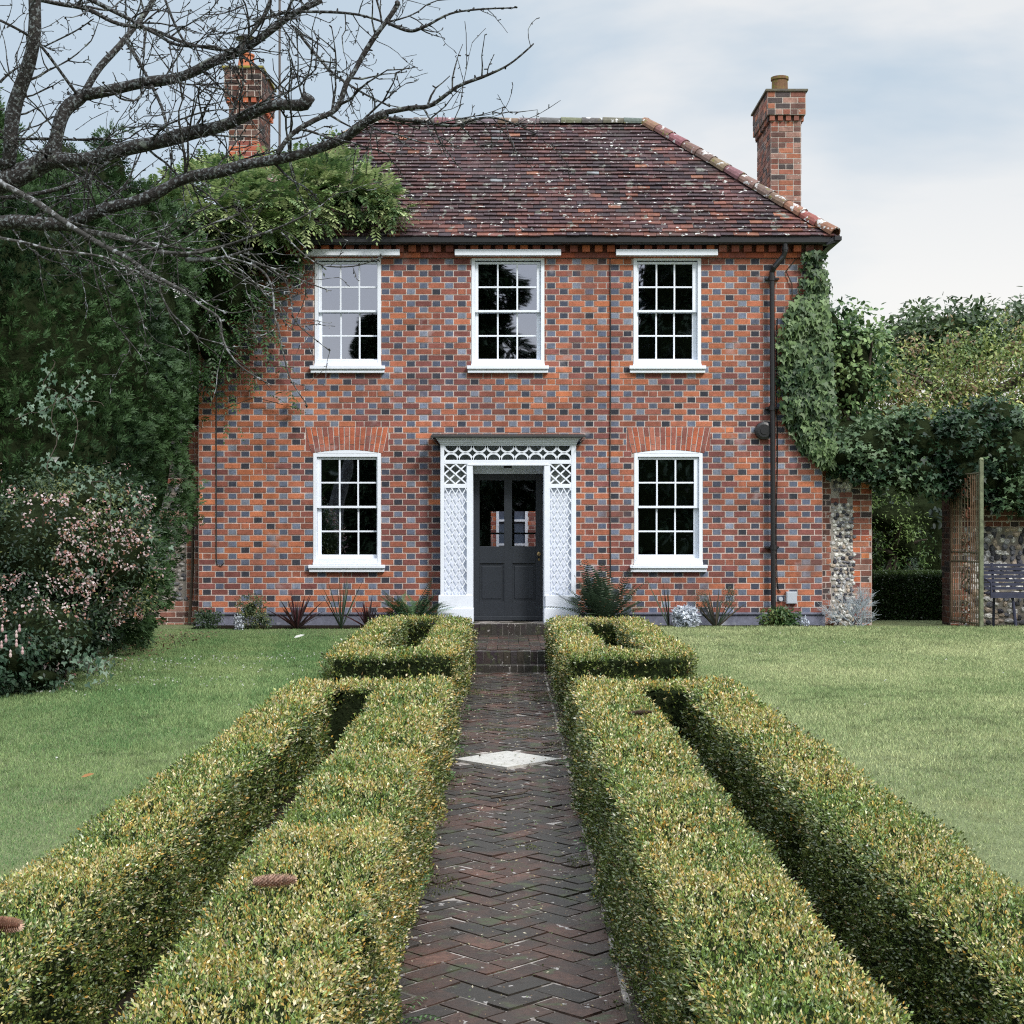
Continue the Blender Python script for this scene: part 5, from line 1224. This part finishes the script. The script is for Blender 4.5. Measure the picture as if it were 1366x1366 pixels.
def fleaf(label, p, L_, col, ang, cat='leaf'):
    l = Leaves(); l.add(np.array([p]), np.array([[math.cos(ang), math.sin(ang), .25]]), np.array([[0, -.5, 1.]]), L_, L_*.45, np.array([col]), OVAL); tag(l.build('fallen_'+cat, M_petal), label, cat, None)
def on(px, py): z = 1.29*F/(py-CY); q = PX(px, py, z); return (q[0], q[1], LAWN+.03)
fleaf('white feather lying on the lawn below the left window', on(392, 853), .13, (.7, .7, .66), .3, 'feather')
fleaf('orange dead leaf on the left lawn near the hedge', on(108, 1042), .07, (.35, .18, .08), .1)
fleaf('pale dead leaf on the path edge beside the right hedge', (.44, 4.9, .05), .05, (.5, .48, .42), .5)

# ================================================================ BARE TREE
bt = empty('bare_tree', 'leafless lichen-covered tree reaching in from the left', 'tree')
LB = [(1, 1, 1)]
def crv(pts, k=4):
    P = np.array(pts, float); out_ = []
    for i in range(len(P)-1):
        p0, p1, p2, p3 = P[max(i-1, 0)], P[i], P[i+1], P[min(i+2, len(P)-1)]
        for j in range(k):
            t = j/k; out_.append(.5*((2*p1)+(-p0+p2)*t+(2*p0-5*p1+4*p2-p3)*t*t+(-p0+3*p1-3*p2+p3)*t**3))
    out_.append(P[-1]); return np.array(out_)
def c1_(pts, ox=0, oy=0, sc=2.97): return [(ox+x/sc, oy+y/sc, *r) for x, y, *r in pts]
TW = 0
def twig(b, p, d, l, r, depth):
    """wandering twig with short spurs, tip curling up"""
    global TW; TW += 1
    n_ = max(4, int(l/.055)); pts = [p]; 
    for i in range(n_):
        d = nrm(d+np.array([rnd.gauss(0, .16), rnd.gauss(0, .12), rnd.gauss(.035, .15)])); pts.append(pts[-1]+d*l/n_)
    b.tube(pts, np.linspace(r, max(r*.35, .0014), n_+1)*np.array([rnd.uniform(.85, 1.25) for _ in range(n_+1)]), 4 if r < .006 else 5, rnd.choice(LB), cap=False)
    for i in range(1, n_+1):
        if rnd.random() < .42:
            q = nrm(rdir(1)[0]+d*.3); b.tube([pts[i], pts[i]+q*rnd.uniform(.008, .022)], [r*.55+.0012, r*.4+.0014], 4, rnd.choice(LB), cap=False)
        if depth and rnd.random() < .42:
            q = nrm(d*.7+rdir(1)[0]*.85*np.array([1, .7, 1])+np.array([0, 0, -.05])); twig(b, pts[i], q, l*rnd.uniform(.25, .6), r*.6, depth-1)
def limb(name, pts, Y0, Y1, r0, r1, tw=1.0, tl=.45, sub=True, sides=10, depth=2, down=0):
    """pts in photo pixels, spread between two real depths"""
    bk = M_bark2 if np.mean([p[1] for p in pts]) > 315 else M_bark
    m = len(pts); Q = np.array([PX(p[0], p[1], Y0+(Y1-Y0)*i/(m-1)) for i, p in enumerate(pts)]); Q = crv(Q, 5); n_ = len(Q)
    Q[1:-1] += .6*r1*np.stack([wob(Q[1:-1], 7, k_+int(pts[0][0])%9) for k_ in (1, 2, 3)], 1); rad = .79*np.linspace(r0, r1, n_)*(1+.09*wob(Q, 16, 77)); b = MB(); b.tube(Q, rad, sides, LB[0])
    o = b.build(name, bk, bt, smooth=True)
    if sub:
        tb_ = MB(); T = nrm(np.gradient(Q, axis=0)); L_ = np.linalg.norm(np.diff(Q, axis=0), axis=1).sum(); k = int(L_*(10 if bk is M_bark else 7)*tw)
        for _ in range(k):
            i = rnd.randrange(2, n_); a = rnd.uniform(-1, 1); q = rdir(1)[0]*np.array([1, .75, 1]); q = q-T[i]*np.dot(q, T[i]); q = nrm(nrm(q)*.9+T[i]*.6+np.array([0, 0, down]))
            twig(tb_, Q[i]+q*rad[i]*.7, q, tl*rnd.uniform(.35, 1.5), min(rad[i]*.5, rnd.uniform(.0045, .008)), depth)
        for _ in range(int(L_*22)):   # spurs and bark knobs
            i = rnd.randrange(n_); q = rdir(1)[0]; tb_.tube([Q[i]+q*rad[i]*.8, Q[i]+q*(rad[i]+rnd.uniform(.006, .018))], [.006, .003], 4, rnd.choice(LB), cap=False)
        if tb_.v: tag(tb_.build('twigs', bk, o), kind='stuff')
    return o
TX = -3.75
b = MB(); b.tube(crv([(TX, 8.1, .1), (TX+.02, 8.1, 1.2), (TX+.15, 8.05, 2.4), (TX+.35, 8.0, 3.2), (TX-.1, 8.1, 4.4), (TX-1.0, 8.3, 6.4)], 4), np.linspace(.20, .04, 21), 14); b.build('trunk', M_bark, bt, smooth=True)
limb('limb', [(-190, 300), (-60, 262), (0, 242), (40, 226), (70, 208)], 8.0, 7.9, .085, .062, .5)
limb('limb', [(70, 208), (82, 180), (98, 145), (112, 125)], 7.9, 7.9, .052, .046, .5)
limb('limb', c1_([(335, 372), (400, 360), (560, 330), (700, 308), (830, 250), (960, 205), (1080, 115), (1170, 55), (1275, 0)]), 7.9, 7.6, .042, .018, 1.1)
limb('limb', c1_([(330, 370), (400, 260), (490, 160), (560, 75), (625, -20)]), 7.9, 8.1, .026, .017, .8)
limb('limb', c1_([(190, 630), (330, 620), (500, 590), (660, 550), (850, 510), (1000, 460), (1130, 400), (1228, 383)]), 7.9, 7.5, .050, .036, .9)
limb('limb', [(-170, 330), (-60, 300), (0, 294), (50, 297), (90, 300)], 8.0, 7.8, .055, .044, .5)
limb('limb', c1_([(270, 895), (350, 855), (450, 820), (600, 770), (750, 700), (900, 665), (1080, 635), (1250, 590), (1366, 540)])+[(484, 164), (514, 150)], 7.8, 7.2, .044, .026, .9)
limb('limb', c1_([(5, 660), (60, 470), (100, 280), (135, 130), (155, -40)]), 7.9, 7.7, .050, .040, .9, .35)
limb('limb', [(514, 150), (548, 144), (575, 140), (610, 115), (650, 100), (680, 85), (712, 58)], 7.2, 7.0, .016, .004, .9, .16, sides=7, depth=0)
limb('limb', [(520, 158), (560, 162), (605, 168), (640, 158), (670, 160), (715, 178)], 7.2, 7.0, .013, .0035, 1.1, .2, sides=7, depth=1)
limb('limb', c1_([(1100, 610), (1150, 540), (1250, 480), (1330, 430)])+[(462, 112), (475, 95), (500, 50), (520, 20), (530, 3)], 7.3, 7.3, .016, .016, 1.0, .3, sides=8)
limb('limb', [(517, 30), (545, 41), (565, 36), (600, 18), (640, 12), (690, 10)], 7.3, 7.1, .012, .004, .9, .12, sides=7, depth=0)
limb('limb', [(340, 30), (380, 18), (430, 16), (480, 20), (520, 32)], 7.6, 7.4, .010, .007, 1.4, .35, sides=6)
limb('limb', [(392, 36), (410, 60), (440, 95), (462, 112), (490, 128), (520, 142)], 7.6, 7.3, .011, .006, 1.3, .35, sides=6)
limb('limb', c1_([(160, 0), (240, 20), (350, 38), (470, 95), (600, 120), (720, 165), (850, 190), (950, 200)]), 7.8, 7.6, .016, .009, 1.3, .35, sides=7)
limb('limb', [(115, -5), (150, 12), (175, 25), (210, 45), (240, 60), (290, 62)], 7.6, 7.5, .016, .008, 1.2, .3, sides=7)
limb('limb', c1_([(500, 160), (560, 260), (600, 340), (640, 440), (668, 530)]), 8.0, 7.6, .012, .009, .9, .25, sides=7)
limb('limb', [(220, 0), (232, 30), (250, 60), (280, 62), (310, 70)], 7.5, 7.5, .008, .006, 1.2, .3, sides=6)
limb('limb', [(360, 0), (350, 25), (330, 50), (318, 70)], 7.5, 7.5, .014, .011, 1.0, .3, sides=7)
limb('limb', c1_([(0, 545), (140, 548), (300, 552), (420, 548), (490, 575)]), 8.0, 7.9, .011, .008, 1.2, .35, sides=7)
limb('limb', c1_([(430, 640), (350, 690), (200, 760), (0, 785)]), 7.8, 7.9, .012, .016, 1.0, .35, sides=7)
limb('limb', c1_([(0, 720), (130, 790), (270, 890), (400, 970), (500, 1020), (600, 1090), (720, 1150)]), 7.7, 7.3, .022, .011, 1.0, .45, down=-.25, sides=8)
limb('limb', c1_([(270, 895), (430, 935), (530, 960), (630, 1000), (740, 1010)]), 7.8, 7.4, .022, .014, .9, .4, down=-.2, sides=8)
limb('limb', c1_([(740, 1030), (830, 1030), (910, 1015), (1000, 985)]), 7.4, 7.2, .016, .008, 1.2, .4, down=-.3, sides=7)
limb('limb', c1_([(630, 1000), (780, 1000), (900, 970), (1000, 935), (1100, 900), (1230, 840)]), 7.4, 7.1, .012, .006, 1.1, .35, sides=7)
limb('limb', c1_([(-60, 930), (100, 965), (200, 990), (400, 1015), (500, 1060), (650, 1130)]), 7.4, 7.2, .011, .006, .9, .35, down=-.4, sides=6)
limb('limb', c1_([(720, 1150), (800, 1210), (870, 1260), (880, 1330)])+[(305, 470), (325, 492), (362, 514)], 7.3, 7.1, .009, .004, .7, .25, down=-.3, sides=6, depth=1)
limb('limb', c1_([(900, 1020), (1020, 1060), (1075, 1130), (1090, 1250)])+[(372, 440), (385, 500), (410, 541)], 7.2, 7.0, .008, .003, .7, .18, down=-.3, sides=6, depth=1)
limb('limb', [(335, 350), (372, 360), (405, 375), (442, 388)], 7.2, 7.0, .006, .003, .8, .15, down=-.1, sides=5, depth=1)
limb('limb', [(320, 340), (375, 368), (388, 400), (395, 430), (440, 468)], 7.2, 7.0, .0065, .003, .8, .18, down=-.2, sides=5, depth=1)
limb('limb', [(375, 310), (420, 350), (470, 355), (508, 343)], 7.2, 7.0, .006, .003, .8, .15, sides=5, depth=1)
limb('limb', [(140, 345), (165, 370), (185, 410), (195, 450)], 7.3, 7.2, .005, .003, .8, .15, down=-.3, sides=5, depth=1)
limb('limb', [(240, 380), (300, 416), (345, 410)], 7.2, 7.1, .006, .003, .8, .18, down=-.1, sides=5, depth=1)
limb('limb', c1_([(0, 80), (100, 130), (170, 190), (270, 330), (310, 385)]), 7.7, 7.9, .008, .010, 1.1, .3, sides=6)
limb('limb', [(60, 62), (100, 42), (125, 25)], 7.7, 7.6, .006, .004, .9, .15, sides=5, depth=1)
limb('limb', [(0, 110), (12, 98), (30, 85)], 7.8, 7.8, .010, .006, 1.0, .25, sides=5, depth=1)
print('twigs', TW)
